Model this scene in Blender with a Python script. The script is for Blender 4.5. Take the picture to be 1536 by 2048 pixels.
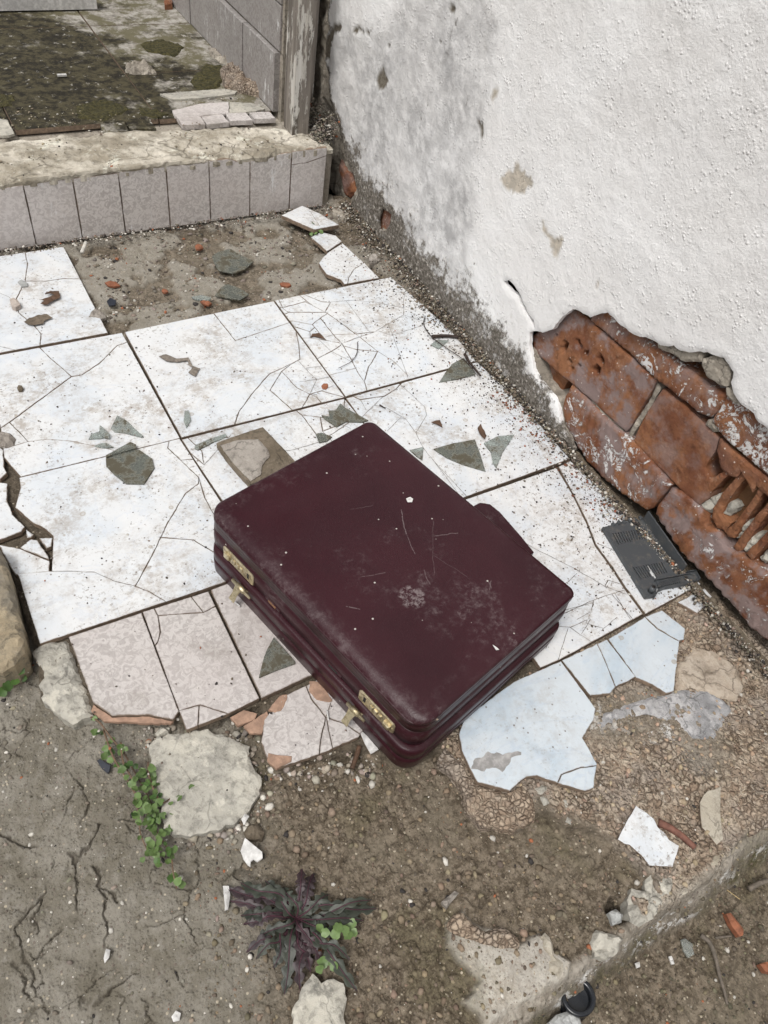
import bpy, math, random
import numpy as np
from mathutils import Vector, Matrix
from mathutils.geometry import delaunay_2d_cdt
for o in list(bpy.data.objects): bpy.data.objects.remove(o)
random.seed(7); rng = np.random.RandomState(11)
scn = bpy.context.scene; COL = scn.collection
PI = math.pi
# ------------------------------------------------------------------ camera
FPX = 1515.26
CR = Vector((0.86363411, -0.48355988, 0.142499)); CU = Vector((0.29122471, 0.70929655, 0.64193969)); CF = Vector((0.41149033, 0.51290178, -0.75339729))
CAM = Vector((0, 0, 1.0))
cd = bpy.data.cameras.new('camera'); cam = bpy.data.objects.new('camera', cd); COL.objects.link(cam); scn.camera = cam
cam.matrix_world = Matrix(((CR.x, CU.x, -CF.x, 0), (CR.y, CU.y, -CF.y, 0), (CR.z, CU.z, -CF.z, 1.0), (0, 0, 0, 1)))
cd.sensor_fit = 'VERTICAL'; cd.sensor_height = 24; cd.lens = 24 * FPX / 2048; cd.clip_start = .05; cd.clip_end = 500
scn.render.resolution_x = 768; scn.render.resolution_y = 1024
# ------------------------------------------------------------------ light: bright overcast
SUN_EL, SUN_AZ = math.radians(62), math.radians(250)     # azimuth clockwise from +Y
w = bpy.data.worlds.new('World'); scn.world = w; w.use_nodes = True
nt = w.node_tree; bg = nt.nodes['Background']
sky = nt.nodes.new('ShaderNodeTexSky'); sky.sky_type = 'NISHITA'; sky.sun_disc = False
sky.sun_elevation = SUN_EL; sky.sun_rotation = SUN_AZ; sky.dust_density = 6; sky.air_density = 1.2; sky.ozone_density = .5
hsv = nt.nodes.new('ShaderNodeHueSaturation'); hsv.inputs['Saturation'].default_value = .22   # cloud cover: nearly neutral
nt.links.new(sky.outputs[0], hsv.inputs['Color']); nt.links.new(hsv.outputs[0], bg.inputs[0]); bg.inputs[1].default_value = .105
sd = bpy.data.lights.new('sun', 'SUN'); sd.energy = 1.5; sd.angle = math.radians(16); sd.color = (1, .97, .93)
so = bpy.data.objects.new('sun', sd); COL.objects.link(so)
sdir = Vector((math.sin(SUN_AZ) * math.cos(SUN_EL), math.cos(SUN_AZ) * math.cos(SUN_EL), math.sin(SUN_EL)))
so.rotation_euler = sdir.to_track_quat('Z', 'Y').to_euler(); so.location = (-2, -1, 5)
vs = scn.view_settings; vs.view_transform = 'Standard'; vs.look = 'None'; vs.exposure = 0.14; vs.gamma = 1; vs.use_curve_mapping = False

# ------------------------------------------------------------------ projection of traced points on real planes
class Frame:
    def __init__(s, o, u, v): s.o = Vector(o); s.u = Vector(u).normalized(); s.v = Vector(v).normalized(); s.n = s.u.cross(s.v)
    def px(s, p, h=0.):
        d = CF + CR * ((p[0] - 768) / FPX) - CU * ((p[1] - 1024) / FPX)
        q = CAM + d * (((s.o - CAM).dot(s.n) + h) / d.dot(s.n)) - s.o
        return (q.dot(s.u), q.dot(s.v))
    def to(s, a, b, h=0.): return s.o + s.u * a + s.v * b + s.n * h
    def arr(s, a, b, h):
        a = np.asarray(a)[..., None]; b = np.asarray(b)[..., None]; h = np.asarray(h)[..., None]
        return np.array(s.o) + a * np.array(s.u) + b * np.array(s.v) + h * np.array(s.n)
GR = Frame((0, 0, 0), (1, 0, 0), (0, 1, 0))
XW = .965; WL = Frame((XW, 0, 0), (0, -1, 0), (0, 0, 1))          # wall face, n = -x
YR = 1.67; RS = Frame((0, YR, 0), (1, 0, 0), (0, 0, 1))           # riser face, n = -y
ZS = .145; UP = Frame((0, 0, ZS), (1, 0, 0), (0, 1, 0))           # porch floor
def cr(ox, oy, s, pts): return [(ox + x * s, oy + y * s) for x, y in pts]
def PX(fr, pts, h=0.): return [fr.px(p, h) for p in pts]
def g2(x, y, z=0): return GR.px((x, y), z)

# ------------------------------------------------------------------ numpy noise
_perm = np.random.RandomState(3).permutation(512).astype(np.int64)
def _h(ix, iy, s=0): return _perm[(_perm[(ix + s * 17) & 511] + iy) & 511]
def perlin(x, y, s=0):
    x = np.asarray(x, float); y = np.asarray(y, float)
    ix = np.floor(x).astype(np.int64); iy = np.floor(y).astype(np.int64); fx = x - ix; fy = y - iy
    def g(a, b):
        an = _h(ix + a, iy + b, s) * (2 * PI / 512); return np.cos(an) * (fx - a) + np.sin(an) * (fy - b)
    u = fx ** 3 * (fx * (fx * 6 - 15) + 10); v = fy ** 3 * (fy * (fy * 6 - 15) + 10)
    return ((g(0, 0) * (1 - u) + g(1, 0) * u) * (1 - v) + (g(0, 1) * (1 - u) + g(1, 1) * u) * v) * 1.5
def fbm(x, y, f, o=4, s=0):
    r = 0; a = 1; t = 0
    for i in range(o): r = r + a * perlin(x * f, y * f, s + i); t += a; a *= .5; f = f * 2.03
    return r / t
def worley(x, y, f, s=0):
    x = np.asarray(x) * f; y = np.asarray(y) * f; ix = np.floor(x).astype(np.int64); iy = np.floor(y).astype(np.int64)
    d1 = np.full(x.shape, 9.); d2 = np.full(x.shape, 9.); cid = np.zeros(x.shape)
    for a in (-1, 0, 1):
        for b in (-1, 0, 1):
            h1 = _h(ix + a, iy + b, s) / 512.; h2 = _h(ix + a, iy + b, s + 5) / 512.
            d = np.hypot(ix + a + h1 - x, iy + b + h2 - y)
            m = d < d1; d2 = np.where(m, d1, np.minimum(d2, d)); cid = np.where(m, h2 * 7.3 % 1, cid); d1 = np.where(m, d, d1)
    return d1, d2, cid
def sstep(a, b, x): t = np.clip((x - a) / (b - a), 0, 1); return t * t * (3 - 2 * t)
def sdf(poly, x, y):
    """signed distance, positive inside"""
    x = np.asarray(x, float); y = np.asarray(y, float); d = np.full(x.shape, 1e9); ins = np.zeros(x.shape, bool); n = len(poly)
    for i in range(n):
        ax, ay = poly[i]; bx, by = poly[(i + 1) % n]; ex, ey = bx - ax, by - ay
        t = np.clip(((x - ax) * ex + (y - ay) * ey) / (ex * ex + ey * ey + 1e-12), 0, 1)
        d = np.minimum(d, np.hypot(x - ax - t * ex, y - ay - t * ey))
        c = ((ay > y) != (by > y)) & (x < ex * (y - ay) / (ey if abs(ey) > 1e-12 else 1e-12) + ax); ins ^= c
    return np.where(ins, d, -d)
def linedist(pl, x, y):
    d = np.full(np.shape(x), 1e9)
    for (ax, ay), (bx, by) in zip(pl[:-1], pl[1:]):
        ex, ey = bx - ax, by - ay; t = np.clip(((x - ax) * ex + (y - ay) * ey) / (ex * ex + ey * ey + 1e-12), 0, 1)
        d = np.minimum(d, np.hypot(x - ax - t * ex, y - ay - t * ey))
    return d

# ------------------------------------------------------------------ material helper
class M:
    def __init__(s, name):
        s.m = bpy.data.materials.new(name); s.m.use_nodes = True; s.t = s.m.node_tree; s.b = s.t.nodes['Principled BSDF']
        s.g = s.t.nodes.new('ShaderNodeNewGeometry'); s.pos = s.g.outputs['Position']
    def n(s, ty): return s.t.nodes.new('ShaderNode' + ty)
    def put(s, sock, v):
        if isinstance(v, bpy.types.NodeSocket): s.t.links.new(v, sock)
        elif isinstance(v, (tuple, list)): sock.default_value = tuple(v) + ((1,) if len(v) == 3 and len(sock.default_value) == 4 else ())
        else: sock.default_value = v
    def noise(s, sc, det=4, ro=.55, vec=None, dist=0., off=0):
        n = s.n('TexNoise'); v = vec or s.pos
        if off: v = s.vmath('ADD', v, (off, off * .7, off * .3))
        s.put(n.inputs['Vector'], v); n.inputs['Scale'].default_value = sc; n.inputs['Detail'].default_value = det
        n.inputs['Roughness'].default_value = ro; n.inputs['Distortion'].default_value = dist; return n.outputs['Fac']
    def vor(s, sc, feat='F1', vec=None, out='Distance', rnd=1.):
        n = s.n('TexVoronoi'); n.feature = feat; s.put(n.inputs['Vector'], vec or s.pos); n.inputs['Scale'].default_value = sc
        n.inputs['Randomness'].default_value = rnd; return n.outputs[out]
    def vmath(s, op, a, b=None):
        n = s.n('VectorMath'); n.operation = op; s.put(n.inputs[0], a)
        if b is not None: s.put(n.inputs[3] if op == 'SCALE' else n.inputs[1], b)
        return n.outputs['Value'] if op in ('LENGTH', 'DOT_PRODUCT', 'DISTANCE') else n.outputs[0]
    def math(s, op, a, b=0., c=0.):
        n = s.n('Math'); n.operation = op; s.put(n.inputs[0], a); s.put(n.inputs[1], b); s.put(n.inputs[2], c); return n.outputs[0]
    def rg(s, v, a, b, c=0., d=1., smooth=True):
        n = s.n('MapRange'); n.interpolation_type = 'SMOOTHSTEP' if smooth else 'LINEAR'
        for i, q in enumerate((v, a, b, c, d)): s.put(n.inputs[i], q)
        return n.outputs[0]
    def mix(s, f, a, b, mode='MIX'):
        n = s.n('MixRGB'); n.blend_type = mode; s.put(n.inputs[0], f); s.put(n.inputs[1], a); s.put(n.inputs[2], b); return n.outputs[0]
    def attr(s, nm, col=False):
        n = s.n('Attribute'); n.attribute_name = nm; return n.outputs['Color'] if col else n.outputs['Fac']
    def objrand(s): return s.n('ObjectInfo').outputs['Random']
    def stretch(s, v3, vec=None): return s.vmath('MULTIPLY', vec or s.pos, v3)
    def bump(s, h, st, dist, nrm=None):
        n = s.n('Bump'); s.put(n.inputs['Height'], h); n.inputs['Strength'].default_value = st; n.inputs['Distance'].default_value = dist
        if nrm is not None: s.put(n.inputs['Normal'], nrm)
        return n.outputs[0]
    def out(s, col, rough=.6, nrm=None, **kw):
        s.put(s.b.inputs['Base Color'], col); s.put(s.b.inputs['Roughness'], rough)
        if nrm is not None: s.put(s.b.inputs['Normal'], nrm)
        for k, v in kw.items(): s.put(s.b.inputs[k.replace('_', ' ')], v)
        return s.m

def mat_marble(name, base, blue, dirt_amt):
    m = M(name); r = m.objrand()
    v = m.vmath('ADD', m.pos, m.vmath('SCALE', (3.1, 1.7, .9), r)) if False else m.pos
    c1 = m.noise(5, 5, .6, dist=1.2); c2 = m.noise(14, 4, .6, dist=2.0, off=3)
    col = m.mix(m.rg(c1, .42, .62), base, blue)
    col = m.mix(m.rg(c2, .5, .75, 0, .45), col, tuple(min(1, x * 1.12) for x in base))
    vein = m.math('ABSOLUTE', m.math('SUBTRACT', m.noise(4, 6, .6, dist=2.5, off=9), .5))
    col = m.mix(m.rg(vein, .0, .02, .22, 0), col, tuple(x * y for x, y in zip(blue, (.78, .84, .95))))
    # dirt film: brownish clouds, fine specks, round drip marks
    d = m.math('MULTIPLY', m.rg(m.noise(8, 8, .78, off=5), .42, .66), m.rg(m.noise(75, 6, .75, off=1), .40, .60))
    d = m.math('MULTIPLY', d, dirt_amt * .75)
    col = m.mix(d, col, (.30, .25, .20))
    st = m.math('MULTIPLY', m.rg(m.noise(140, 4, .75, off=2), .54, .64), m.rg(m.noise(16, 5, .7, off=8), .42, .62))
    col = m.mix(m.math('MULTIPLY', st, .75 * dirt_amt), col, (.20, .165, .135))
    sp = m.vor(95, out='Distance'); spr = m.vor(95, out='Color')
    spk = m.math('MULTIPLY', m.rg(sp, .10, .17, 1, 0), m.rg(m.vmath('DOT_PRODUCT', spr, (1, 0, 0)), .70, .78))
    col = m.mix(m.math('MULTIPLY', spk, .8), col, (.13, .10, .08))
    sp2 = m.vor(30, out='Distance', vec=m.vmath('ADD', m.pos, m.vmath('SCALE', m.vmath('SUBTRACT', m.n('TexNoise').outputs['Color'], (.5, .5, .5)), .01)))
    spr2 = m.vmath('DOT_PRODUCT', m.vor(30, out='Color'), (0, 1, 0))
    dr = m.math('MULTIPLY', m.rg(sp2, .12, .16, 1, 0), m.rg(spr2, .8, .83)); drr = m.math('MULTIPLY', dr, m.rg(sp2, .03, .15, .25, .75))
    col = m.mix(drr, col, (.33, .28, .22))
    rm = m.math('MULTIPLY', m.attr('rim'), m.rg(m.noise(55, 5, .7, off=21), .34, .6)); col = m.mix(m.math('MULTIPLY', rm, .85), col, (.17, .12, .075))
    ro = m.rg(m.noise(22, 4), .3, .7, .28, .5); ro = m.math('ADD', ro, m.math('MULTIPLY', d, .3))
    nb = m.bump(m.math('ADD', m.math('MULTIPLY', st, .4), m.noise(180, 3)), .12, .002)
    return m.out(col, ro, nb, Specular_IOR_Level=.42)
MARBLE = mat_marble('white_marble_glaze', (.68, .69, .695), (.615, .65, .685), 1.0)
BLUET = mat_marble('pale_blue_glaze', (.55, .60, .64), (.44, .52, .59), .4)
def mat_beige(name, k=1.0):
    m = M(name)
    w1 = m.noise(95, 5, .6, dist=1.4); col = m.mix(m.rg(w1, .44, .58), (.54 * k, .51 * k, .49 * k), (.40 * k, .37 * k, .355 * k))
    col = m.mix(m.rg(m.noise(5, 3, off=4), .4, .7, 0, .4), col, (.50 * k, .45 * k, .43 * k))
    d = m.math('MULTIPLY', m.rg(m.noise(7, 6, .7, off=2), .52, .75), .55); col = m.mix(d, col, (.22, .19, .16))
    sc = m.math('MULTIPLY', m.rg(m.noise(30, 6, .8, vec=m.stretch((1.5, 1.5, .35)), off=7), .57, .63), m.rg(m.noise(5, 3, off=12), .46, .58))
    col = m.mix(m.math('MULTIPLY', sc, .0 if k == 1. and name[0] == 'b' else .9), col, (.74, .74, .74))
    rm = m.math('MULTIPLY', m.attr('rim'), m.rg(m.noise(55, 5, .7, off=21), .34, .6)); col = m.mix(m.math('MULTIPLY', rm, .8), col, (.14, .10, .07)); return m.out(col, .42, m.bump(w1, .5, .002), Specular_IOR_Level=.4)
BEIGE = mat_beige('beige_textured_tile'); GREYT = mat_beige('grey_textured_tile', 1.16)
def simple(name, col, rough=.6, sc=60, var=.35, bump=.3, bd=.002, c2=None, **kw):
    m = M(name); a = m.noise(sc, 6, .65); c = m.mix(m.rg(a, .35, .7), tuple(x * (1 - var) for x in col), c2 or tuple(x * (1 + var * .6) for x in col))
    c = m.mix(m.rg(m.noise(sc * .15, 4, off=3), .4, .7, 0, .35), c, tuple(x * .65 for x in col))
    return m.out(c, rough, m.bump(m.noise(sc * 2.2, 5, .7, off=1), bump, bd), **kw)
TERRA = simple('terracotta_body', (.40, .255, .18), .8, 80)
def mat_vcol(name, rough=.8):
    m = M(name); c = m.attr('col', True); a = m.noise(240, 4, .6)
    c = m.mix(m.rg(a, .3, .7, 0, .5), c, m.mix(1.0, c, (.5, .48, .45), 'MULTIPLY')); return m.out(c, rough, m.bump(a, .3, .001))
VCOL = mat_vcol('loose_stone')
# ground: masks tan/pale/moss/dirt as vertex attributes + procedural grain
def mat_ground():
    m = M('weathered_concrete_and_dirt')
    n1 = m.noise(14, 7, .65); n2 = m.noise(70, 6, .7, off=2); n3 = m.noise(230, 4, .7, off=5)
    conc = m.mix(m.rg(n1, .35, .65), (.150, .134, .104), (.245, .226, .190)); conc = m.mix(m.rg(n2, .5, .72, 0, .6), conc, (.28, .262, .23)); conc = m.mix(m.rg(m.noise(150, 5, .75, off=17), .56, .66, 0, .75), conc, (.07, .058, .04))
    dirt = m.mix(m.rg(n2, .38, .62), (.080, .062, .042), (.205, .168, .125)); dirt = m.mix(m.rg(n3, .52, .66, 0, .6), dirt, (.28, .235, .18)); dirt = m.mix(m.rg(m.noise(110, 5, .75, off=17), .55, .64, 0, .8), dirt, (.035, .026, .018)); dirt = m.mix(m.rg(m.noise(6, 4, .6, off=27), .52, .68, 0, .6), dirt, (.185, .158, .118))
    wn_ = m.n('TexNoise'); wn_.inputs['Scale'].default_value = 90; m.put(wn_.inputs['Vector'], m.pos); wv = m.vmath('ADD', m.pos, m.vmath('SCALE', wn_.outputs['Color'], .011)); te = m.vor(105, 'DISTANCE_TO_EDGE', vec=wv); tc = m.vmath('DOT_PRODUCT', m.vor(105, out='Color', vec=wv), (1, 0, 0))
    tan = m.mix(tc, (.27, .20, .145), (.50, .42, .33)); tan = m.mix(m.rg(n2, .5, .7, 0, .5), tan, (.20, .145, .10)); tan = m.mix(m.rg(n1, .46, .66, 0, .7), tan, (.30, .26, .225)); tan = m.mix(m.math('MULTIPLY', m.rg(te, .02, .14, 1, 0), m.rg(m.noise(26, 5, .7, off=6), .42, .60, .05, .9)), tan, (.085, .060, .040))
    pale = m.mix(m.rg(n2, .35, .68), (.40, .36, .30), (.55, .52, .46)); pale = m.mix(m.rg(n1, .45, .65, 0, .5), pale, (.36, .34, .31))
    moss = m.mix(m.rg(n3, .4, .6), (.05, .045, .018), (.10, .09, .035))
    c = m.mix(m.attr('dirt'), conc, dirt); c = m.mix(m.attr('tan'), c, tan); c = m.mix(m.attr('pale'), c, pale)
    c = m.mix(m.math('MULTIPLY', m.attr('moss'), m.rg(n2, .3, .6)), c, moss)
    pv = m.attr('pit'); c = m.mix(m.math('MULTIPLY', pv, .72), c, (.055, .045, .033))
    # pebbles showing in the matrix
    vd = m.vor(210); vc = m.vor(210, out='Color'); sel = m.math('MULTIPLY', m.rg(vd, .30, .38, 1, 0), m.rg(m.vmath('DOT_PRODUCT', vc, (1, 0, 0)), .86, .9))
    c = m.mix(m.math('MULTIPLY', sel, .75), c, m.mix(m.rg(m.vmath('DOT_PRODUCT', vc, (0, 1, 0)), .2, .8), (.50, .44, .34), (.16, .13, .11)))
    wh = m.attr('white'); c = m.mix(m.math('MULTIPLY', wh, m.rg(m.noise(45, 6, .75, off=8), .50, .56)), c, (.72, .71, .69))
    h = m.math('ADD', m.math('MULTIPLY', n2, .6), m.math('MULTIPLY', n3, .5)); h = m.math('ADD', h, m.math('MULTIPLY', m.rg(vd, .1, .5, 1, 0), .25))
    h = m.math('ADD', h, m.math('MULTIPLY', m.math('MULTIPLY', m.rg(te, 0, .3), m.attr('tan')), .9)); return m.out(c, .85, m.bump(h, .9, .004), Specular_IOR_Level=.25)
GROUND = mat_ground()
def mat_stone(name, a, b, sc=40, cr_=0):
    m = M(name); n1 = m.noise(sc * .3, 6, .65, off=1); n2 = m.noise(sc * 2, 6, .7, off=3); c = m.mix(m.rg(n1, .36, .64), a, b)
    c = m.mix(m.rg(n2, .48, .68, 0, .7), c, tuple(x * .5 for x in a)); c = m.mix(m.rg(m.noise(sc * .8, 6, .7, off=6), .56, .66, 0, .7), c, tuple(min(.75, x * 1.2) for x in b)); c = m.mix(m.rg(m.noise(sc * .25, 7, .78, off=16), .52, .66, 0, .55), c, tuple(x * .5 for x in a)); ce = m.vor(sc * .45, 'DISTANCE_TO_EDGE', vec=m.vmath('ADD', m.pos, m.vmath('SCALE', m.n('TexNoise').outputs['Color'], .02))); c = m.mix(m.math('MULTIPLY', m.rg(ce, .0, .03, 1, 0), m.rg(m.noise(sc * .3, 3, off=19), .5, .6, 0, .7)), c, tuple(x * .35 for x in a))
    return m.out(c, .85, m.bump(m.math('ADD', n2, m.noise(sc * .7, 5)), .6, .004), Specular_IOR_Level=.25)
LIME = mat_stone('pale_limestone', (.36, .345, .305), (.50, .475, .41)); SCREED = mat_stone('grey_screed', (.27, .24, .21), (.36, .33, .295)); MORTAR = mat_stone('mortar', (.26, .23, .19), (.42, .38, .32))
CREAM = mat_stone('cream_cement', (.30, .265, .205), (.66, .615, .53), 26); BROWNST = mat_stone('brown_stone', (.13, .105, .075), (.20, .165, .125)); TANST = mat_stone('tan_mortar', (.33, .25, .18), (.50, .40, .30), 70)
def mat_crazed(name, a, b, sc):
    m = M(name); wn_ = m.n('TexNoise'); wn_.inputs['Scale'].default_value = 90; m.put(wn_.inputs['Vector'], m.pos); wv = m.vmath('ADD', m.pos, m.vmath('SCALE', wn_.outputs['Color'], .011)); e = m.vor(sc, 'DISTANCE_TO_EDGE', vec=wv); cc_ = m.vmath('DOT_PRODUCT', m.vor(sc, out='Color', vec=wv), (1, 0, 0)); n2 = m.noise(150, 5, .7)
    c = m.mix(cc_, a, b); c = m.mix(m.rg(n2, .5, .7, 0, .4), c, tuple(x * .7 for x in a)); c = m.mix(m.rg(m.noise(9, 5, .7, off=4), .42, .62, 0, .6), c, (.30, .27, .24)); c = m.mix(m.math('MULTIPLY', m.rg(e, .02, .12, .8, 0), m.rg(m.noise(30, 4, off=9), .38, .55, .2, 1)), c, (.10, .07, .048))
    h = m.math('ADD', m.rg(e, 0, .25), m.math('ADD', m.math('MULTIPLY', cc_, .5), m.math('MULTIPLY', n2, .4))); return m.out(c, .85, m.bump(h, .8, .004), Specular_IOR_Level=.25)
TANST = mat_crazed('crazed_tan_mortar', (.30, .225, .165), (.44, .355, .27), 135)
def mat_plaster():
    m = M('white_limewashed_plaster'); st = m.stretch((1, 1, .8))
    n1 = m.noise(6, 6, .6); n2 = m.noise(55, 5, .6, off=2); n3 = m.noise(160, 4, .65, off=4)
    c = m.mix(m.rg(n1, .35, .65), (.80, .79, .78), (.86, .858, .855))
    g = m.attr('grey'); gg = m.math('MULTIPLY', g, m.rg(m.noise(26, 7, .72, off=7), .32, .62, .25, 1)); c = m.mix(gg, c, (.43, .425, .425))
    sp = m.math('MULTIPLY', g, m.math('MULTIPLY', m.rg(m.noise(75, 6, .75, vec=m.stretch((1, 1, .45)), off=3), .60, .68), m.rg(m.noise(12, 4, off=14), .42, .62))); c = m.mix(m.math('MULTIPLY', sp, .85), c, (.13, .12, .105))
    gr = m.attr('grime'); nn_ = m.math('ADD', m.math('MULTIPLY', m.noise(15, 8, .78, off=9), .9), m.math('MULTIPLY', m.noise(70, 6, .8, off=29), .5)); q = m.math('MULTIPLY', m.rg(m.math('ADD', m.math('MULTIPLY', gr, .42), nn_), .92, 1.07), m.rg(gr, 0, .3)); c = m.mix(q, c, m.mix(m.rg(n3, .35, .65), (.075, .064, .050), (.21, .19, .165)))
    wl = m.math('MULTIPLY', gr, m.rg(m.noise(90, 5, .7, off=15), .56, .63)); c = m.mix(m.math('MULTIPLY', wl, .7), c, (.62, .58, .52))
    pe = m.attr('peel'); c = m.mix(pe, c, m.mix(m.rg(n2, .4, .6), (.56, .50, .42), (.44, .40, .34)))
    pt = m.attr('pitted'); c = m.mix(pt, c, m.mix(m.rg(n3, .4, .6), (.13, .11, .085), (.20, .18, .145)))
    lu = m.vor(150, 'F1'); lm = m.rg(m.noise(40, 3, off=31), .45, .65); h = m.math('ADD', m.math('MULTIPLY', m.math('MULTIPLY', m.rg(lu, .05, .45, 1, 0), lm), .6), m.math('MULTIPLY', m.noise(260, 4, .7, off=4), .5)); h = m.math('ADD', h, m.math('MULTIPLY', m.noise(85, 5, .65, off=2), .9))
    return m.out(c, .72, m.bump(h, .62, .0040), Specular_IOR_Level=.3)
PLASTER = mat_plaster()
def mat_brick(name, white, film):
    m = M(name); n1 = m.noise(12, 6, .6, dist=.5); n2 = m.noise(60, 6, .7, off=3)
    c = m.mix(m.rg(n1, .38, .62), (.185, .072, .038), (.30, .135, .066)); c = m.mix(m.rg(n2, .5, .7, 0, .6), c, (.085, .038, .022)); c = m.mix(m.rg(m.noise(33, 7, .75, off=14), .54, .66, 0, .55), c, (.36, .22, .15))
    f = m.math('MULTIPLY', m.rg(m.noise(17, 5, .65, off=8), .44, .62), film); c = m.mix(f, c, (.27, .20, .185))
    wh = m.rg(m.noise(26, 7, .72, off=5, dist=1.5), white, white + .035); fine = m.rg(m.noise(150, 3, .6, off=9), .40, .5); wm = m.math('MULTIPLY', wh, fine); c = m.mix(wm, c, (.74, .72, .71))
    sp = m.math('MULTIPLY', m.rg(m.vor(120), .12, .2, 1, 0), m.rg(m.vmath('DOT_PRODUCT', m.vor(120, out='Color'), (1, 0, 0)), .8, .84)); c = m.mix(m.math('MULTIPLY', sp, .85), c, (.70, .62, .55))
    return m.out(c, m.rg(n2, .3, .7, .65, .9), m.bump(m.math('ADD', m.math('ADD', n2, m.noise(170, 5, .75, off=4)), m.math('MULTIPLY', wm, .6)), .8, .004), Specular_IOR_Level=.18)
BRICK = mat_brick('orange_brick', .67, .6); BRICKF = mat_brick('brick_under_film', .66, 1.3); BRICKW = mat_brick('paint_spattered_brick', .485, .4)
DARKHOLE = simple('cavity_shade_dark', (.02, .014, .01), .95)  # near-black colour stands in for the shade inside the wall cavity
INBRICK = simple('inner_brick_wall', (.24, .12, .052), .8, 30, .35)
def mat_leather():
    m = M('maroon_leatherette'); n1 = m.noise(7, 5, .6); loc = m.n('TexCoord').outputs['Object']
    c = m.mix(m.rg(n1, .3, .7), (.026, .0048, .0085), (.035, .0070, .0115))
    dust = m.math('MULTIPLY', m.rg(m.noise(9, 7, .75, off=5), .52, .72), m.rg(m.noise(120, 5, .75, off=1), .42, .66))
    ed = m.math('MULTIPLY', m.attr('worn'), m.rg(m.noise(60, 8, .8, off=6), .46, .66)); dust = m.math('MAXIMUM', m.math('MULTIPLY', dust, .30), m.math('MULTIPLY', ed, .20))
    # hairline scratches
    wv = m.vmath('ADD', m.pos, m.vmath('SCALE', m.n('TexNoise').outputs['Color'], .08)); e = m.vor(6.5, 'DISTANCE_TO_EDGE', vec=wv); e2 = m.vor(13, 'DISTANCE_TO_EDGE', vec=m.vmath('ADD', wv, (5, 2, 0)))
    s1 = m.math('MULTIPLY', m.rg(e, .0, .006, 1, 0), m.rg(m.noise(6, 2, off=8), .54, .6)); s2 = m.math('MULTIPLY', m.rg(e2, 0, .010, 1, 0), m.rg(m.noise(8, 2, off=11), .58, .62))
    dust = m.math('MAXIMUM', dust, m.math('MULTIPLY', m.math('MAXIMUM', s1, s2), .0))
    x = m.n('SeparateXYZ'); m.put(x.inputs[0], loc); tx, ty = x.outputs[0], x.outputs[1]; top = m.rg(x.outputs[2], .114, .122)
    bend = m.noise(28, 3, off=41); bend2 = m.noise(28, 3, off=47)
    def seg(a, b, wd, st):
        nonlocal dust
        L = math.hypot(b[0] - a[0], b[1] - a[1]); ux, uy = (b[0] - a[0]) / L, (b[1] - a[1]) / L
        dx = m.math('ADD', m.math('SUBTRACT', tx, a[0]), m.math('MULTIPLY', m.math('SUBTRACT', bend, .5), .010)); dy = m.math('ADD', m.math('SUBTRACT', ty, a[1]), m.math('MULTIPLY', m.math('SUBTRACT', bend2, .5), .010))
        al = m.math('ADD', m.math('MULTIPLY', dx, ux), m.math('MULTIPLY', dy, uy)); pe = m.math('ABSOLUTE', m.math('SUBTRACT', m.math('MULTIPLY', dy, ux), m.math('MULTIPLY', dx, uy)))
        q = m.math('MULTIPLY', m.rg(pe, wd * .4, wd, 1, 0), m.math('MULTIPLY', m.rg(al, 0, .002), m.rg(al, L - .002, L, 1, 0))); q = m.math('MULTIPLY', q, m.rg(m.noise(300, 2), .3, .5))
        dust = m.math('MAXIMUM', dust, m.math('MULTIPLY', m.math('MULTIPLY', q, top), st * .6))
    for a, b, wd, st in SCR: seg(a, b, wd, st)
    rr = m.math('SQRT', m.math('ADD', m.math('POWER', m.math('SUBTRACT', tx, DENT[0]), 2), m.math('POWER', m.math('SUBTRACT', ty, DENT[1]), 2)))
    ring = m.math('MULTIPLY', m.rg(rr, .016, .022, 1, 0), m.rg(m.noise(150, 5, .7), .45, .62)); dust = m.math('MAXIMUM', dust, m.math('MULTIPLY', m.math('MULTIPLY', ring, top), .4))
    c = m.mix(dust, c, (.36, .31, .31))
    v1 = m.vor(65); vc = m.vmath('DOT_PRODUCT', m.vor(65, out='Color'), (1, 0, 0)); sp = m.math('MULTIPLY', m.rg(v1, .07, .12, 1, 0), m.rg(vc, .86, .88)); c = m.mix(m.math('MULTIPLY', sp, .8), c, (.55, .52, .48))
    gr = m.vor(520, 'F1'); h = m.math('ADD', m.math('MULTIPLY', gr, .35), m.math('MULTIPLY', m.noise(25, 3), .8)); h = m.math('ADD', h, m.math('MULTIPLY', m.rg(rr, .008, .02, 0, 1), .6))
    ro = m.math('ADD', m.rg(m.noise(18, 4, off=2), .3, .7, .30, .46), m.math('MULTIPLY', dust, .4))
    return m.out(c, ro, m.bump(h, .22, .002), Specular_IOR_Level=.30)
# suitcase frame (needed by the material for its scratches)
CA = math.radians(14.4); CC = (.4509, .5243); CH = .130; CX, CY = .1665, .2245
CS = Frame((CC[0], CC[1], 0), (math.cos(CA), math.sin(CA), 0), (-math.sin(CA), math.cos(CA), 0))
def lp(x, y): return CS.px((x, y), CH - .001)
DENT = lp(824, 1195)
SCR = [(lp(*a), lp(*b), wd, st) for a, b, wd, st in [((803, 1020), (812, 1070), .0011, .5), ((812, 1070), (832, 1110), .0009, .4), ((868, 1073), (917, 1066), .001, .45), ((978, 1162), (984, 1178), .0012, .45), ((978, 1184), (984, 1160), .001, .4), ((866, 1040), (866, 1150), .0007, .22), ((690, 1215), (722, 1220), .0011, .42), ((720, 1155), (772, 1145), .0008, .3), ((866, 1110), (940, 1160), .0007, .2), ((700, 1020), (745, 1012), .0007, .22), ((845, 1140), (862, 1172), .001, .32)]]
LEATHER = mat_leather()
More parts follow.
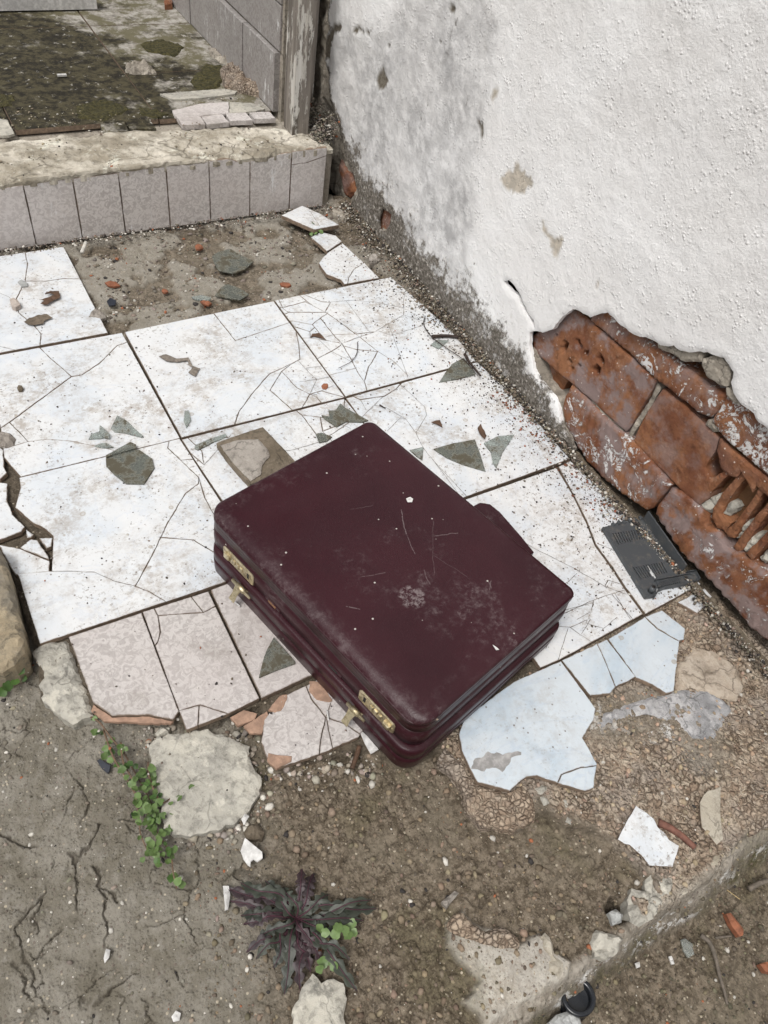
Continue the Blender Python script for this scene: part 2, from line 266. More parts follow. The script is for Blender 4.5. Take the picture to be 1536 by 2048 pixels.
def mat_brass():
    m = M('tarnished_brass'); n = m.noise(140, 5, .7); c = m.mix(m.rg(n, .4, .65), (.66, .58, .40), (.34, .28, .17)); return m.out(c, m.rg(n, .3, .7, .3, .55), m.bump(n, .2, .0006), Metallic=.85)
BRASS = mat_brass()
DARKMET = simple('dark_slot', (.015, .012, .01), .7)
RUST = simple('rusty_metal', (.20, .10, .05), .7, 200)
def mat_glass(name, tint, dirt):
    m = M(name); n = m.rg(m.noise(28, 7, .75), .50 - dirt * .2, .66 - dirt * .2); col = m.mix(n, tint, (.095, .085, .06))
    m.put(m.b.inputs['Base Color'], col); m.put(m.b.inputs['Roughness'], m.rg(n, 0, 1, .06, .7)); m.put(m.b.inputs['Transmission Weight'], m.rg(n, 0, 1, .75, .05)); m.b.inputs['IOR'].default_value = 1.3
    return m.m
GLASS = mat_glass('clear_green_glass', (.62, .67, .64), .22); GLASSD = mat_glass('grimy_green_glass', (.36, .38, .34), .48)
def mat_wood():
    m = M('weathered_painted_wood'); v = m.stretch((70, 70, 3.5)); n = m.noise(1, 5, .6, vec=v)
    c = m.mix(m.rg(n, .3, .7), (.10, .085, .07), (.27, .24, .21)); pm = m.math('MULTIPLY', m.rg(m.noise(1, 6, .75, vec=m.stretch((24, 24, 5)), off=3), .52, .56), 1.)
    c = m.mix(pm, c, m.mix(m.rg(n, .3, .7), (.62, .60, .56), (.48, .45, .40))); return m.out(c, .75, m.bump(m.math('ADD', n, m.math('MULTIPLY', pm, .5)), .7, .004))
WOOD = mat_wood()
def mat_plastic():
    m = M('dusty_grey_plastic'); n = m.noise(60, 7, .78); c = m.mix(m.rg(n, .50, .68, 0, .55), (.062, .068, .074), (.16, .145, .125)); return m.out(c, .48, m.bump(n, .1, .001))
PLASTIC = mat_plastic()
def mat_leaf(name, a, b, vein=None):
    m = M(name); n = m.noise(90, 4, .6); r = m.objrand(); c = m.mix(m.rg(n, .3, .7), a, b); c = m.mix(m.math('MULTIPLY', r, .5), c, tuple(x * 1.5 for x in b))
    s = m.out(c, .5, m.bump(n, .4, .002)); m.b.inputs['Subsurface Weight'].default_value = 0; return s
LEAF = mat_leaf('green_leaf', (.055, .095, .026), (.120, .185, .060)); LEAFD = mat_leaf('dark_green_leaf', (.026, .058, .012), (.055, .11, .024))
LEAFP = mat_leaf('purple_leaf', (.016, .010, .012), (.040, .024, .027)); LEAFG = mat_leaf('purple_green_leaf', (.013, .016, .011), (.032, .038, .026)); RIB = simple('magenta_rib', (.075, .024, .038), .6, 90)
STEM = simple('reddish_stem', (.17, .11, .07), .7, 120); TWIG = simple('grey_twig', (.15, .125, .10), .8, 150); DARKTW = simple('dark_twig', (.035, .02, .014), .6, 150)
DRY = simple('dry_brown_leaf', (.10, .055, .032), .75, 90); DROP = simple('grey_droppings', (.21, .18, .15), .85, 150); WHITEP = simple('white_glazed_piece', (.66, .65, .63), .5, 90, .28, .2); BLACKP = simple('black_plastic', (.010, .012, .016), .22, 30, .3, .05)
BLUEB = simple('blue_black_plastic', (.022, .026, .038), .4, 30, .2); CHIPO = simple('orange_chip', (.27, .10, .05), .8, 90); GREYM = simple('grey_fluted_glass', (.42, .43, .42), .3, 60, .3)
def mat_mossfloor():
    m = M('mossy_porch_tile'); n1 = m.noise(5.5, 7, .7, off=2); n2 = m.noise(45, 6, .7); n3 = m.noise(16, 7, .75, off=6)
    c = m.mix(m.rg(n2, .35, .65), (.24, .22, .19), (.42, .40, .36)); c = m.mix(m.rg(n3, .44, .56, 0, .9), c, (.11, .098, .05)); 
    yy = m.n('SeparateXYZ'); m.put(yy.inputs[0], m.pos); mk = m.math('ADD', n1, m.math('MULTIPLY', m.rg(m.math('ADD', m.math('MULTIPLY', yy.outputs[0], 1.), m.math('MULTIPLY', m.math('ABSOLUTE', m.math('SUBTRACT', yy.outputs[1], 2.15)), .7)), .35, 1.05, .15, -.10), 1.))
    c = m.mix(m.rg(mk, .42, .53), c, m.mix(m.rg(n2, .4, .6), (.018, .015, .009), (.072, .062, .034))); c = m.mix(m.math('MULTIPLY', m.rg(m.noise(34, 6, .75, off=11), .60, .66), m.rg(n1, .4, .5)), c, (.42, .40, .36))
    return m.out(c, .75, m.bump(m.math('ADD', n2, n3), .6, .005), Specular_IOR_Level=.3)
MOSSF = mat_mossfloor(); MOSS = simple('dark_moss', (.060, .055, .018), .95, 120, .5, 1., .006, c2=(.115, .10, .035))

# ------------------------------------------------------------------ object helpers
def link(name, verts, faces, mat, parent=None, smooth=False, attrs=None):
    me = bpy.data.meshes.new(name); me.from_pydata([tuple(v) for v in verts], [], faces)
    if attrs:
        for k, v in attrs.items():
            if np.ndim(v) == 2: a = me.attributes.new(k, 'FLOAT_COLOR', 'POINT'); a.data.foreach_set('color', np.asarray(v, np.float32).ravel())
            else: a = me.attributes.new(k, 'FLOAT', 'POINT'); a.data.foreach_set('value', np.asarray(v, np.float32))
    if mat: me.materials.append(mat)
    if smooth: me.polygons.foreach_set('use_smooth', [True] * len(me.polygons))
    me.update(); o = bpy.data.objects.new(name, me); COL.objects.link(o); o.parent = parent
    if parent is not None and tuple(parent.location) != (0, 0, 0) or (parent is not None and parent.rotation_euler.z): o.matrix_parent_inverse = Matrix.Identity(4)
    return o
def recentre(o, c):
    """put the origin of a mesh thing at its base"""
    c = Vector(c); o.data.transform(Matrix.Translation(-c)); o.location = c; return o
def tag(o, label, cat, group=None):
    o['label'] = label; o['category'] = cat
    if group: o['group'] = group
    return o
def struct(o, kind='structure'): o['kind'] = kind; return o
def empty(name, loc=(0, 0, 0), rz=0, label=None, cat=None, group=None, parent=None):
    o = bpy.data.objects.new(name, None); COL.objects.link(o); o.location = loc; o.rotation_euler = (0, 0, rz); o.empty_display_size = .02; o.parent = parent
    if label: tag(o, label, cat, group)
    return o
def area(p): return .5 * sum(p[i][0] * p[(i + 1) % len(p)][1] - p[(i + 1) % len(p)][0] * p[i][1] for i in range(len(p)))
def ccw(p): return list(p) if area(p) > 0 else list(p)[::-1]
def rough_line(a, b, step, amp, seed=None):
    """a..b (b excluded) fractal midpoint-like wobble"""
    L = math.hypot(b[0] - a[0], b[1] - a[1]); n = max(1, int(L / step)); ux, uy = (b[0] - a[0]) / (L + 1e-9), (b[1] - a[1]) / (L + 1e-9)
    ph = random.random() * 100; out = []
    for i in range(n):
        t = i / n; e = min(1, 4 * t, 4 * (1 - t)); dd = float(fbm(np.array([ph + t * L]), np.array([ph * .37]), 1 / (step * 2.7), 3, 2)[0]) * amp * e
        out.append((a[0] + (b[0] - a[0]) * t - uy * dd, a[1] + (b[1] - a[1]) * t + ux * dd))
    return out
def rough_poly(p, step=.004, amp=.002):
    o = []
    for i in range(len(p)): o += rough_line(p[i], p[(i + 1) % len(p)], step, amp)
    return o
def inset(p, d):
    n = len(p); out = []
    for i in range(n):
        a, b, c = p[i - 1], p[i], p[(i + 1) % n]
        e1 = (b[0] - a[0], b[1] - a[1]); e2 = (c[0] - b[0], c[1] - b[1]); l1 = math.hypot(*e1) + 1e-9; l2 = math.hypot(*e2) + 1e-9
        n1 = (-e1[1] / l1, e1[0] / l1); n2 = (-e2[1] / l2, e2[0] / l2); mx, my = n1[0] + n2[0], n1[1] + n2[1]; q = mx * mx + my * my
        k = 2 / max(q, .8); out.append((b[0] + mx * d * k / 1., b[1] + my * d * k / 1.) if q > 1e-6 else b)
    # k*|m| -> d / cos(half angle)
    return out
def inset1(p, d):
    n = len(p); out = []
    for i in range(n):
        a, b, c = p[i - 1], p[i], p[(i + 1) % n]
        e1 = (b[0] - a[0], b[1] - a[1]); e2 = (c[0] - b[0], c[1] - b[1]); l1 = math.hypot(*e1) + 1e-9; l2 = math.hypot(*e2) + 1e-9
        n1 = (-e1[1] / l1, e1[0] / l1); n2 = (-e2[1] / l2, e2[0] / l2); mx, my = n1[0] + n2[0], n1[1] + n2[1]; q = max(mx * mx + my * my, .9)
        out.append((b[0] + mx * d * 2 / q, b[1] + my * d * 2 / q))
    return out
def plate(name, p, fr, z, th, mat, parent=None, bev=.0007, tilt=(0, 0), close=True, rim=0., side=None):
    """a flat piece with thickness and a small bevel; p is a 2D outline in the frame; rim = width of the soiled border"""
    p = ccw(p); n = len(p); cx = sum(q[0] for q in p) / n; cy = sum(q[1] for q in p) / n
    def H(a, h): return z + h + (a[0] - cx) * tilt[0] + (a[1] - cy) * tilt[1]
    def safe(d):
        q = inset1(p, d); s_ = sdf(p, np.array([a[0] for a in q]), np.array([a[1] for a in q]))
        return [a if k > .45 * d else (b[0] + (a[0] - b[0]) * .08, b[1] + (a[1] - b[1]) * .08) for a, b, k in zip(q, p, s_)]
    rings = [(safe(bev), 0, 1.), (p, -bev, 1.), (p, -th, 1.)]
    if rim: rings = [(safe(bev + rim), 0, 0.)] + rings
    m_ = len(rings); V = [fr.to(a[0], a[1], H(a, h)) for r_, h, _ in rings for a in r_]; E_ = [e for r_, h, e in rings for a in r_]; F = []
    top = rings[0][0]; ov, oe, of, og, _, _ = delaunay_2d_cdt([Vector(a) for a in top], [(k, (k + 1) % n) for k in range(n)], [], 0, 1e-8)
    cxs = np.array([sum(ov[k][0] for k in f) / 3 for f in of]); cys = np.array([sum(ov[k][1] for k in f) / 3 for f in of]); inn = sdf(top, cxs, cys) > 0
    mp = [g[0] if g else None for g in og]
    for k, v in enumerate(ov):
        if mp[k] is None: mp[k] = len(V); V.append(fr.to(v[0], v[1], H(v, 0))); E_.append(1. if not rim else .5)
    F += [tuple(mp[k] for k in f) for f, g in zip(of, inn) if g]
    for r in range(m_ - 1):
        for i in range(n): j = (i + 1) % n; F.append((r * n + i, (r + 1) * n + i, (r + 1) * n + j, r * n + j))
    if close: F.append(tuple(range(m_ * n - 1, (m_ - 1) * n - 1, -1)))
    o = link(name, V, F, mat, parent, attrs=dict(rim=E_) if rim else None)
    if side:
        o.data.materials.append(side); k0 = len(F) - n - (1 if close else 0)
        for k in range(k0, len(F)): o.data.polygons[k].material_index = 1
    return o
def rock(name, p, fr, z, th, mat, parent=None, step=.006, amp=.003, edge=.006, hf=.003, hfq=40, seed=0, attrs=None, dome=0., hfun=None, bottom_in=0., smooth=False, rsub=(.004, .002), holes=()):
    """irregular slab: rough outline, uneven top that rounds off at its rim"""
    p = ccw(rough_poly(ccw(p), *rsub)) if rsub else ccw(p); n = len(p); xs = [a[0] for a in p]; ys = [a[1] for a in p]
    gx, gy = np.meshgrid(np.arange(min(xs), max(xs), step), np.arange(min(ys), max(ys), step)); gx = gx.ravel(); gy = gy.ravel()
    gx = gx + rng.uniform(-.3, .3, gx.shape) * step; gy = gy + rng.uniform(-.3, .3, gy.shape) * step
    s = sdf(p, gx, gy); hl = [ccw(rough_poly(ccw(h), *rsub)) if rsub else ccw(h) for h in holes]
    for h in hl: s = np.minimum(s, -sdf(h, gx, gy))
    k = s > step * .45; pts = [Vector(a) for a in p]; ed = [(i, (i + 1) % n) for i in range(n)]
    for h in hl: b = len(pts); pts += [Vector(a) for a in h]; ed += [(b + i, b + (i + 1) % len(h)) for i in range(len(h))]
    nb = len(pts); pts += [Vector((a, b)) for a, b in zip(gx[k], gy[k])]
    ov, oe, of, _, _, _ = delaunay_2d_cdt(pts, ed, [], 0, 1e-7)
    X = np.array([v[0] for v in ov]); Y = np.array([v[1] for v in ov]); S = sdf(p, X, Y)
    for h in hl: S = np.minimum(S, -sdf(h, X, Y))
    T = [f for f in of]; cx = np.array([X[list(f)].mean() for f in T]); cy = np.array([Y[list(f)].mean() for f in T]); inn = sdf(p, cx, cy) > 0
    for h in hl: inn &= ~(sdf(h, cx, cy) > 0)
    T = [f for f, i in zip(T, inn) if i]
    Sc = np.clip(S, 0, None); H = z - edge * (1 - np.sqrt(np.clip(1 - (1 - np.clip(Sc / max(edge * 1.6, 1e-5), 0, 1)) ** 2, 0, 1))) + hf * fbm(X, Y, hfq, 5, seed) + dome * sstep(0, .03, Sc)
    if hfun is not None: H = H + hfun(X, Y, Sc)
    V = list(map(Vector, fr.arr(X, Y, H))); 
    cnt = {}
    for f in T:
        for i in range(3):
            a, b = f[i], f[(i + 1) % 3]; cnt[(a, b)] = 1
    F = list(T); mp = {}; at = {k_: list(v_(X, Y, Sc)) for k_, v_ in (attrs or {}).items()}
    for (a, b) in list(cnt):
        if (b, a) not in cnt:
            for q in (a, b):
                if q not in mp: mp[q] = len(V); V.append(V[q].copy()); V.append(fr.to(X[q], Y[q], z - th)); [at[k_].extend([at[k_][q]] * 2) for k_ in at]
            F.append((mp[b], mp[a], mp[a] + 1, mp[b] + 1))
    return link(name, V, F, mat, parent, smooth, {k_: np.array(v_) for k_, v_ in at.items()})
def fragments(outline, cracks, wob=.0012):
    """split a tile outline by crack polylines -> list of fragment outlines"""
    o = ccw(outline); pts = []; ed = []
    def add(pl, closed=False):
        b = len(pts); pts.extend(Vector(a) for a in pl); m_ = len(pl)
        for i in range(m_ - (0 if closed else 1)): ed.append((b + i, b + (i + 1) % m_))
    add(o, True)
    for c in cracks:
        pl = []
        for a, b in zip(c[:-1], c[1:]): pl += rough_line(a, b, .006, wob)
        pl.append(c[-1]); add(pl)
    ov, oe, of, _, oeo, _ = delaunay_2d_cdt(pts, ed, [], 0, 2e-5)
    cons = set(); crk = set()
    for e, src in zip(oe, oeo):
        if len(src): cons.add((min(e), max(e)))
        if any(k >= len(o) for k in src): crk.add((min(e), max(e)))
    e2f = {}
    for fi, f in enumerate(of):
        for i in range(3): a, b = f[i], f[(i + 1) % 3]; e2f.setdefault((min(a, b), max(a, b)), []).append(fi)
    comp = [-1] * len(of); nc = 0
    for s in range(len(of)):
        if comp[s] >= 0: continue
        st = [s]; comp[s] = nc
        while st:
            f = of[st.pop()]
            for i in range(3):
                e = (min(f[i], f[(i + 1) % 3]), max(f[i], f[(i + 1) % 3]))
                if e in cons: continue
                for g in e2f[e]:
                    if comp[g] < 0: comp[g] = nc; st.append(g)
        nc += 1
    out = []
    for c in range(nc):
        fs = [of[i] for i in range(len(of)) if comp[i] == c]
        cx = np.array([sum(ov[k][0] for k in f) / 3 for f in fs[:3]]); cy = np.array([sum(ov[k][1] for k in f) / 3 for f in fs[:3]])
        if not (sdf(o, cx, cy) > 0).mean() > .6: continue
        he = set()
        for f in fs:
            for i in range(3): he.add((f[i], f[(i + 1) % 3]))
        nx = {}
        for a, b in he:
            if (b, a) not in he: nx.setdefault(a, []).append(b)
        best = None
        while nx:
            s0 = next(iter(nx)); cur = s0; loop = []
            while cur in nx:
                loop.append(cur); l_ = nx[cur]; t = l_.pop()
                if not l_: del nx[cur]
                cur = t
                if cur == s0: break
            if best is None or len(loop) > len(best): best = loop
        if best and len(best) > 2:
            pl = [(ov[k][0], ov[k][1]) for k in best]
            if abs(area(pl)) > 1.2e-5: out.append(pl)
    lines = [((ov[a][0], ov[a][1]), (ov[b][0], ov[b][1])) for (a, b) in crk if len(e2f.get((a, b), ())) == 2 and comp[e2f[(a, b)][0]] == comp[e2f[(a, b)][1]] and sdf(o, np.array([(ov[a][0] + ov[b][0]) / 2]), np.array([(ov[a][1] + ov[b][1]) / 2]))[0] > 0]
    return out, lines
FLOOR = None
CLAY = simple('clay_body', (.24, .175, .125), .85, 120)
CRACKM = simple('crack_dirt', (.085, .055, .032), .9)
def tile(outline, cracks=(), mat=None, z=0., th=.009, fr=GR, gap=.00045, rough=False, parent=None, jit=.0004, dang=(), joint=-.0001, tl=(0, 0)):
    mat = mat or MARBLE; parent = parent if parent is not None else FLOOR
    o = ccw(outline); 
    if rough: o = rough_poly(o, .004, .0015)
    o = inset1(o, joint)
    if not cracks: return plate('tile', o, fr, z, th, mat, parent, tilt=tl, rim=.0010, side=CLAY)
    fr_, ln_ = fragments(o, cracks); c = (sum(a[0] for a in o) / len(o), sum(a[1] for a in o) / len(o))
    e = empty('tile', (0, 0, 0), parent=parent)
    for f in fr_:
        f = ccw(f); s = math.sqrt(abs(area(f))); xs_ = [q[0] for q in f]; ys_ = [q[1] for q in f]; ex = max(max(xs_) - min(xs_), max(ys_) - min(ys_))
        if s < .004: continue
        s = ex
        plate('tile_fragment', inset1(f, gap), fr, z + random.uniform(-jit, jit), th, mat, e, bev=.00035, rim=.0010, side=CLAY, tilt=(random.uniform(-.0006, .0006) / s + tl[0], random.uniform(-.0006, .0006) / s + tl[1]))
    if ln_:
        V = []; F = []
        for (a, b) in ln_:
            d = Vector((b[0] - a[0], b[1] - a[1])); L = max(d.length, 1e-6); d /= L; w_ = gap * random.uniform(.5, 1.0); k = len(V)
            for q, sg_ in ((a, -1), (b, -1), (b, 1), (a, 1)): V.append(fr.to(q[0] - d.y * w_ * sg_ * -1 , q[1] + d.x * w_ * sg_ * -1, z + jit + .0003))
            F.append((k, k + 1, k + 2, k + 3))
        link('crack_line', V, F, CRACKM, e)
    return e
def tube(name, pts, r, mat, parent=None, sides=7, taper=1.):
    V = []; F = []; n = len(pts); pts = [Vector(p) for p in pts]
    for i, p in enumerate(pts):
        d = (pts[min(i + 1, n - 1)] - pts[max(i - 1, 0)]).normalized(); u = d.cross(Vector((.13, .2, 1))).normalized(); v = d.cross(u); rr = (r[i] if isinstance(r, (list, tuple)) else r * (1 - (1 - taper) * i / (n - 1)))
        for k in range(sides): a = 2 * PI * k / sides; V.append(p + u * math.cos(a) * rr + v * math.sin(a) * rr)
    for i in range(n - 1):
        for k in range(sides): a = i * sides + k; b = i * sides + (k + 1) % sides; F.append((a, b, b + sides, a + sides))
    F.append(tuple(range(sides - 1, -1, -1))); F.append(tuple(range((n - 1) * sides, n * sides)))
    return link(name, V, F, mat, parent, True)
def curve3(pts, n=8):
    pts = [Vector(p) for p in pts]; out = []
    for i in range(len(pts) - 1):
        p0, p1, p2, p3 = pts[max(i - 1, 0)], pts[i], pts[i + 1], pts[min(i + 2, len(pts) - 1)]
        for k in range(n): t = k / n; out.append(.5 * ((2 * p1) + (p2 - p0) * t + (2 * p0 - 5 * p1 + 4 * p2 - p3) * t * t + (3 * p1 - p0 - 3 * p2 + p3) * t ** 3))
    out.append(pts[-1]); return out
def box(name, c, s, mat, parent=None, fr=None, bev=0.):
    """box centred c with full size s in the frame (u,v,n)"""
    fr = fr or GR; x, y, z = c; a, b, h = s[0] / 2, s[1] / 2, s[2]
    return plate(name, [(x - a, y - b), (x + a, y - b), (x + a, y + b), (x - a, y + b)], fr, z + h / 2, h, mat, parent, bev=max(bev, .0001))

# =================================================================== GROUND
FR_PX = [(-260, 1020), (0, 1125), (28, 1170), (70, 1295), (82, 1392), (150, 1440), (196, 1425), (300, 1440), (360, 1438), (374, 1470), (450, 1436), (525, 1410), (520, 1480), (548, 1538), (740, 1500), (800, 1530), (880, 1500), (905, 1540), (940, 1600), (985, 1650), (1040, 1660), (1075, 1625), (1130, 1650), (1190, 1660), (1235, 1690), (1300, 1760), (1320, 1800), (1262, 1790), (1250, 1845), (1270, 1870), (1345, 1825), (1440, 1740), (1545, 1600), (1700, 1450), (1700, 1300), (1120, 800), (660, 380), (560, 300), (-400, 420)]
FRP = PX(GR, FR_PX, -.015)
PALE = [PX(GR, cr(760, 1600, .505, [(265, 500), (330, 440), (370, 490), (470, 530), (560, 570), (640, 520), (690, 600), (760, 640), (740, 700), (560, 800), (440, 900), (330, 800), (400, 720), (310, 640), (270, 560)]), -.02)]
TANP = PX(GR, [(880, 1480), (905, 1540), (940, 1600), (985, 1650), (1040, 1660), (1075, 1600), (1130, 1640), (1190, 1650), (1240, 1690), (1320, 1760), (1260, 1790), (1250, 1845), (1270, 1870), (1345, 1825), (1440, 1740), (1560, 1600), (1700, 1350), (1480, 1240), (1380, 1170), (1300, 1230), (1100, 1330), (950, 1430)], -.015)
CRK = [PX(GR, cr(0, 1250, .2686, c), -.03) for c in [[(700, 840), (550, 940), (480, 1030), (380, 1130)], [(500, 1040), (550, 1130), (600, 1200), (660, 1320), (620, 1450), (540, 1550), (400, 1700), (380, 1820), (300, 2048), (250, 2300)], [(0, 1560), (60, 1600), (200, 1640), (330, 1660), (400, 1720)], [(760, 1480), (690, 1580), (600, 1720), (520, 1690), (580, 1900), (560, 2100), (560, 2300)], [(960, 1440), (1020, 1430)], [(700, 1800), (760, 1950), (880, 2060)], [(540, 1200), (500, 1380), (420, 1560)]]]
CRK += [PX(GR, cr(0, 1600, .4948, c), -.03) for c in [[(300, 230), (310, 420)], [(210, 320), (130, 430), (60, 520), (100, 640), (190, 860)], [(400, 330), (430, 470), (425, 600), (380, 700), (360, 820), (300, 905)], [(560, 690), (470, 750), (380, 830)], [(60, 650), (130, 820)], [(250, 520), (130, 640)], [(700, 690), (740, 760)], [(540, 75), (480, 80)], [(0, 140), (50, 170)]]]
def smask(poly, x, y, wd=.006, wob=.012, f=30, s=4): return sstep(-wd, wd, sdf(poly, x, y) + wob * fbm(x, y, f, 4, s))
def ground_fields(x, y):
    fl = smask(FRP, x, y, .003, .006, 45); tan = smask(TANP, x, y, .012, .02, 22)
    left = sstep(.10, -.02, x - .09 - .35 * (y - .25) + .05 * fbm(x, y, 7, 3, 9))       # flat concrete on the left, loose dirt to the right
    n = fbm(x, y, 5, 5, 1); nf = fbm(x, y, 60, 4, 2)
    d1, d2, cid = worley(x + .004 * fbm(x, y, 50, 2, 6), y + .004 * fbm(x, y, 50, 2, 8), 110, 2); e = d2 - d1
    D1, D2, C2 = worley(x + .004 * nf, y, 42, 7); E = D2 - D1
    h = -.030 + .006 * n + .0016 * nf
    peb = sstep(.02, .3, e) * (.0006 + .0022 * cid ** 2) + .0030 * fbm(x, y, 95, 4, 71); h += left * (.0022 * nf + .0010 * fbm(x, y, 160, 3, 51)); h += (1 - left) * (peb + .005 * sstep(0, .35, E) * (C2 > .80)) * (1 - fl)
    bed = -.0125 + .0022 * fbm(x, y, 14, 4, 3) + .0008 * nf
    bedt = -.013 + .004 * fbm(x, y, 9, 4, 5) + tan * (sstep(.0, .28, e) * (.0010 + .0030 * cid) - .001)
    up = sstep(1.02, 1.2, y) * (x > .1)                                                    # broken screed plates by the step
    q1, q2, qc = worley(x + .035 * fbm(x, y, 22, 5, 3), y + .035 * fbm(x, y, 22, 5, 5), 17, 11); qe = q2 - q1
    sp_ = sstep(-.02, .08, fbm(x, y, 8, 6, 63)); bed2 = bed + up * (.004 * fbm(x, y, 30, 5, 61) - .007 * sp_ - .005 * sstep(.05, .0, qe) * sstep(-.1, .2, fbm(x, y, 9, 3, 64)))
    h = h * (1 - fl) + (bed2 * (1 - tan) + bedt * tan) * fl
    pale = np.zeros_like(x)
    for P_ in PALE: m_ = smask(P_, x, y, .004, .006, 50); h = h * (1 - m_) + (-.019 + .004 * n + .0014 * nf) * m_; pale = np.maximum(pale, m_)
    pale = pale * .9
    cr_ = np.zeros_like(x)
    wx, wy = x + .008 * fbm(x, y, 55, 5, 4), y + .008 * fbm(x, y, 55, 5, 7); wv = np.clip(.0009 + .0022 * fbm(x, y, 22, 4, 12), .00045, .003)
    for c in CRK: dd = linedist(c, wx, wy); cr_ = np.maximum(cr_, sstep(1.6, .5, dd / wv) * sstep(-.35, .05, fbm(x, y, 14, 3, 91)))
    k1, k2, kc = worley(wx + .01 * nf, wy, 17, 15); k1b, k2b, kcb = worley(wx, wy + .01 * nf, 34, 9); area_ = sstep(.0, .3, fbm(x, y, 5, 3, 77)) * sstep(.55, .2, y); cr_ = np.maximum(cr_, left * .9 * area_ * sstep(.030, .008, k2 - k1)); cr_ = np.maximum(cr_, left * .8 * sstep(.15, .4, fbm(x, y, 7, 3, 78)) * sstep(.045, .012, k2b - k1b)); h += left * (1 - fl) * area_ * .004 * (kc - .5)
    cr_ = np.clip(cr_, 0, 1) * (1 - fl) ; h -= .0045 * cr_
    ed = -.032 + .010 * fbm(x, y, 8, 4, 21) + .004 * nf - (y)                             # past the slab's edge
    low = sstep(0, .042, ed); hl = -.088 + .008 * fbm(x, y, 6, 4, 30) + .0015 * nf + .004 * sstep(.05, .3, e) * cid + (.02 * fbm(x, y, 20, 4, 14)) * sstep(1, .5, low)
    h = h * (1 - low) + hl * low
    face = sstep(.1, .5, low) * sstep(1.02, .75, low)
    pale2 = np.clip(pale * (1 - low) + sstep(-.012, .002, ed) * (1 - low) * .55, 0, 1)
    hole = sstep(.02, .006, np.hypot(x - HOLE[0], y - HOLE[1]) + .006 * nf); h -= .035 * hole
    bank = sstep(.055, .0, XW - x + .014 * fbm(x, y, 18, 4, 31)) * (y > -.05) * (y < 1.72); h += bank * (.004 + .014 * (sstep(.5, 1.4, y)) + .005 * nf)
    dirt = np.clip((1 - left) * (1 - fl) + .75 * low + bank + up * .85 * np.maximum(sp_, (qe < .035) * sstep(-.1, .2, fbm(x, y, 9, 3, 64))) + fl * (1 - tan) * (1 - up), 0, 1)
    pit = np.clip(cr_ + hole + (1 - fl) * .0 + fl * tan * .55 * sstep(.10, .02, e) * (1 - low) + fl * (1 - tan) * (1 - up) * .75 + .35 * low * sstep(.3, .0, e) + .3 * (1 - left) * (1 - fl) * sstep(.2, .0, e), 0, 1)
    moss = np.clip(face * .75 * sstep(-.2, .3, fbm(x, y, 20, 3, 17)) + .6 * sstep(.1, .5, fbm(x, y, 7, 4, 18)) * low + .45 * (1 - left) * sstep(.15, .45, fbm(x, y, 9, 3, 19)) * (1 - fl), 0, 1)
    streak = sstep(.12, .3, low) * sstep(1.0, .6, low) * sstep(-.05, .3, fbm(x * .8 + y * .3, y * 3, 16, 4, 41)); white0 = streak * .8
    white = white0 + np.clip(tan * sstep(.0, .25, fbm(x, y, 8, 3, 23) - .0) * sstep(.075, .0, linedist(WHL, x, y)) * 1.2, 0, 1)
    tan2 = np.clip(tan * fl * (1 - .65 * sstep(.06, .02, linedist(WHL, x, y))), 0, 1)
    return h, dict(dirt=dirt, tan=tan2 * (1 - low), pale=np.clip(pale2 + up * fl * .28 * (1 - sp_), 0, 1), moss=moss, pit=pit, white=white)
HOLE = g2(1235, 1820, -.03); WHL = PX(GR, [(1210, 1440), (1300, 1420), (1390, 1445), (1410, 1500)], -.012)
def gh(x, y): return float(ground_fields(np.array([x]), np.array([y]))[0][0])
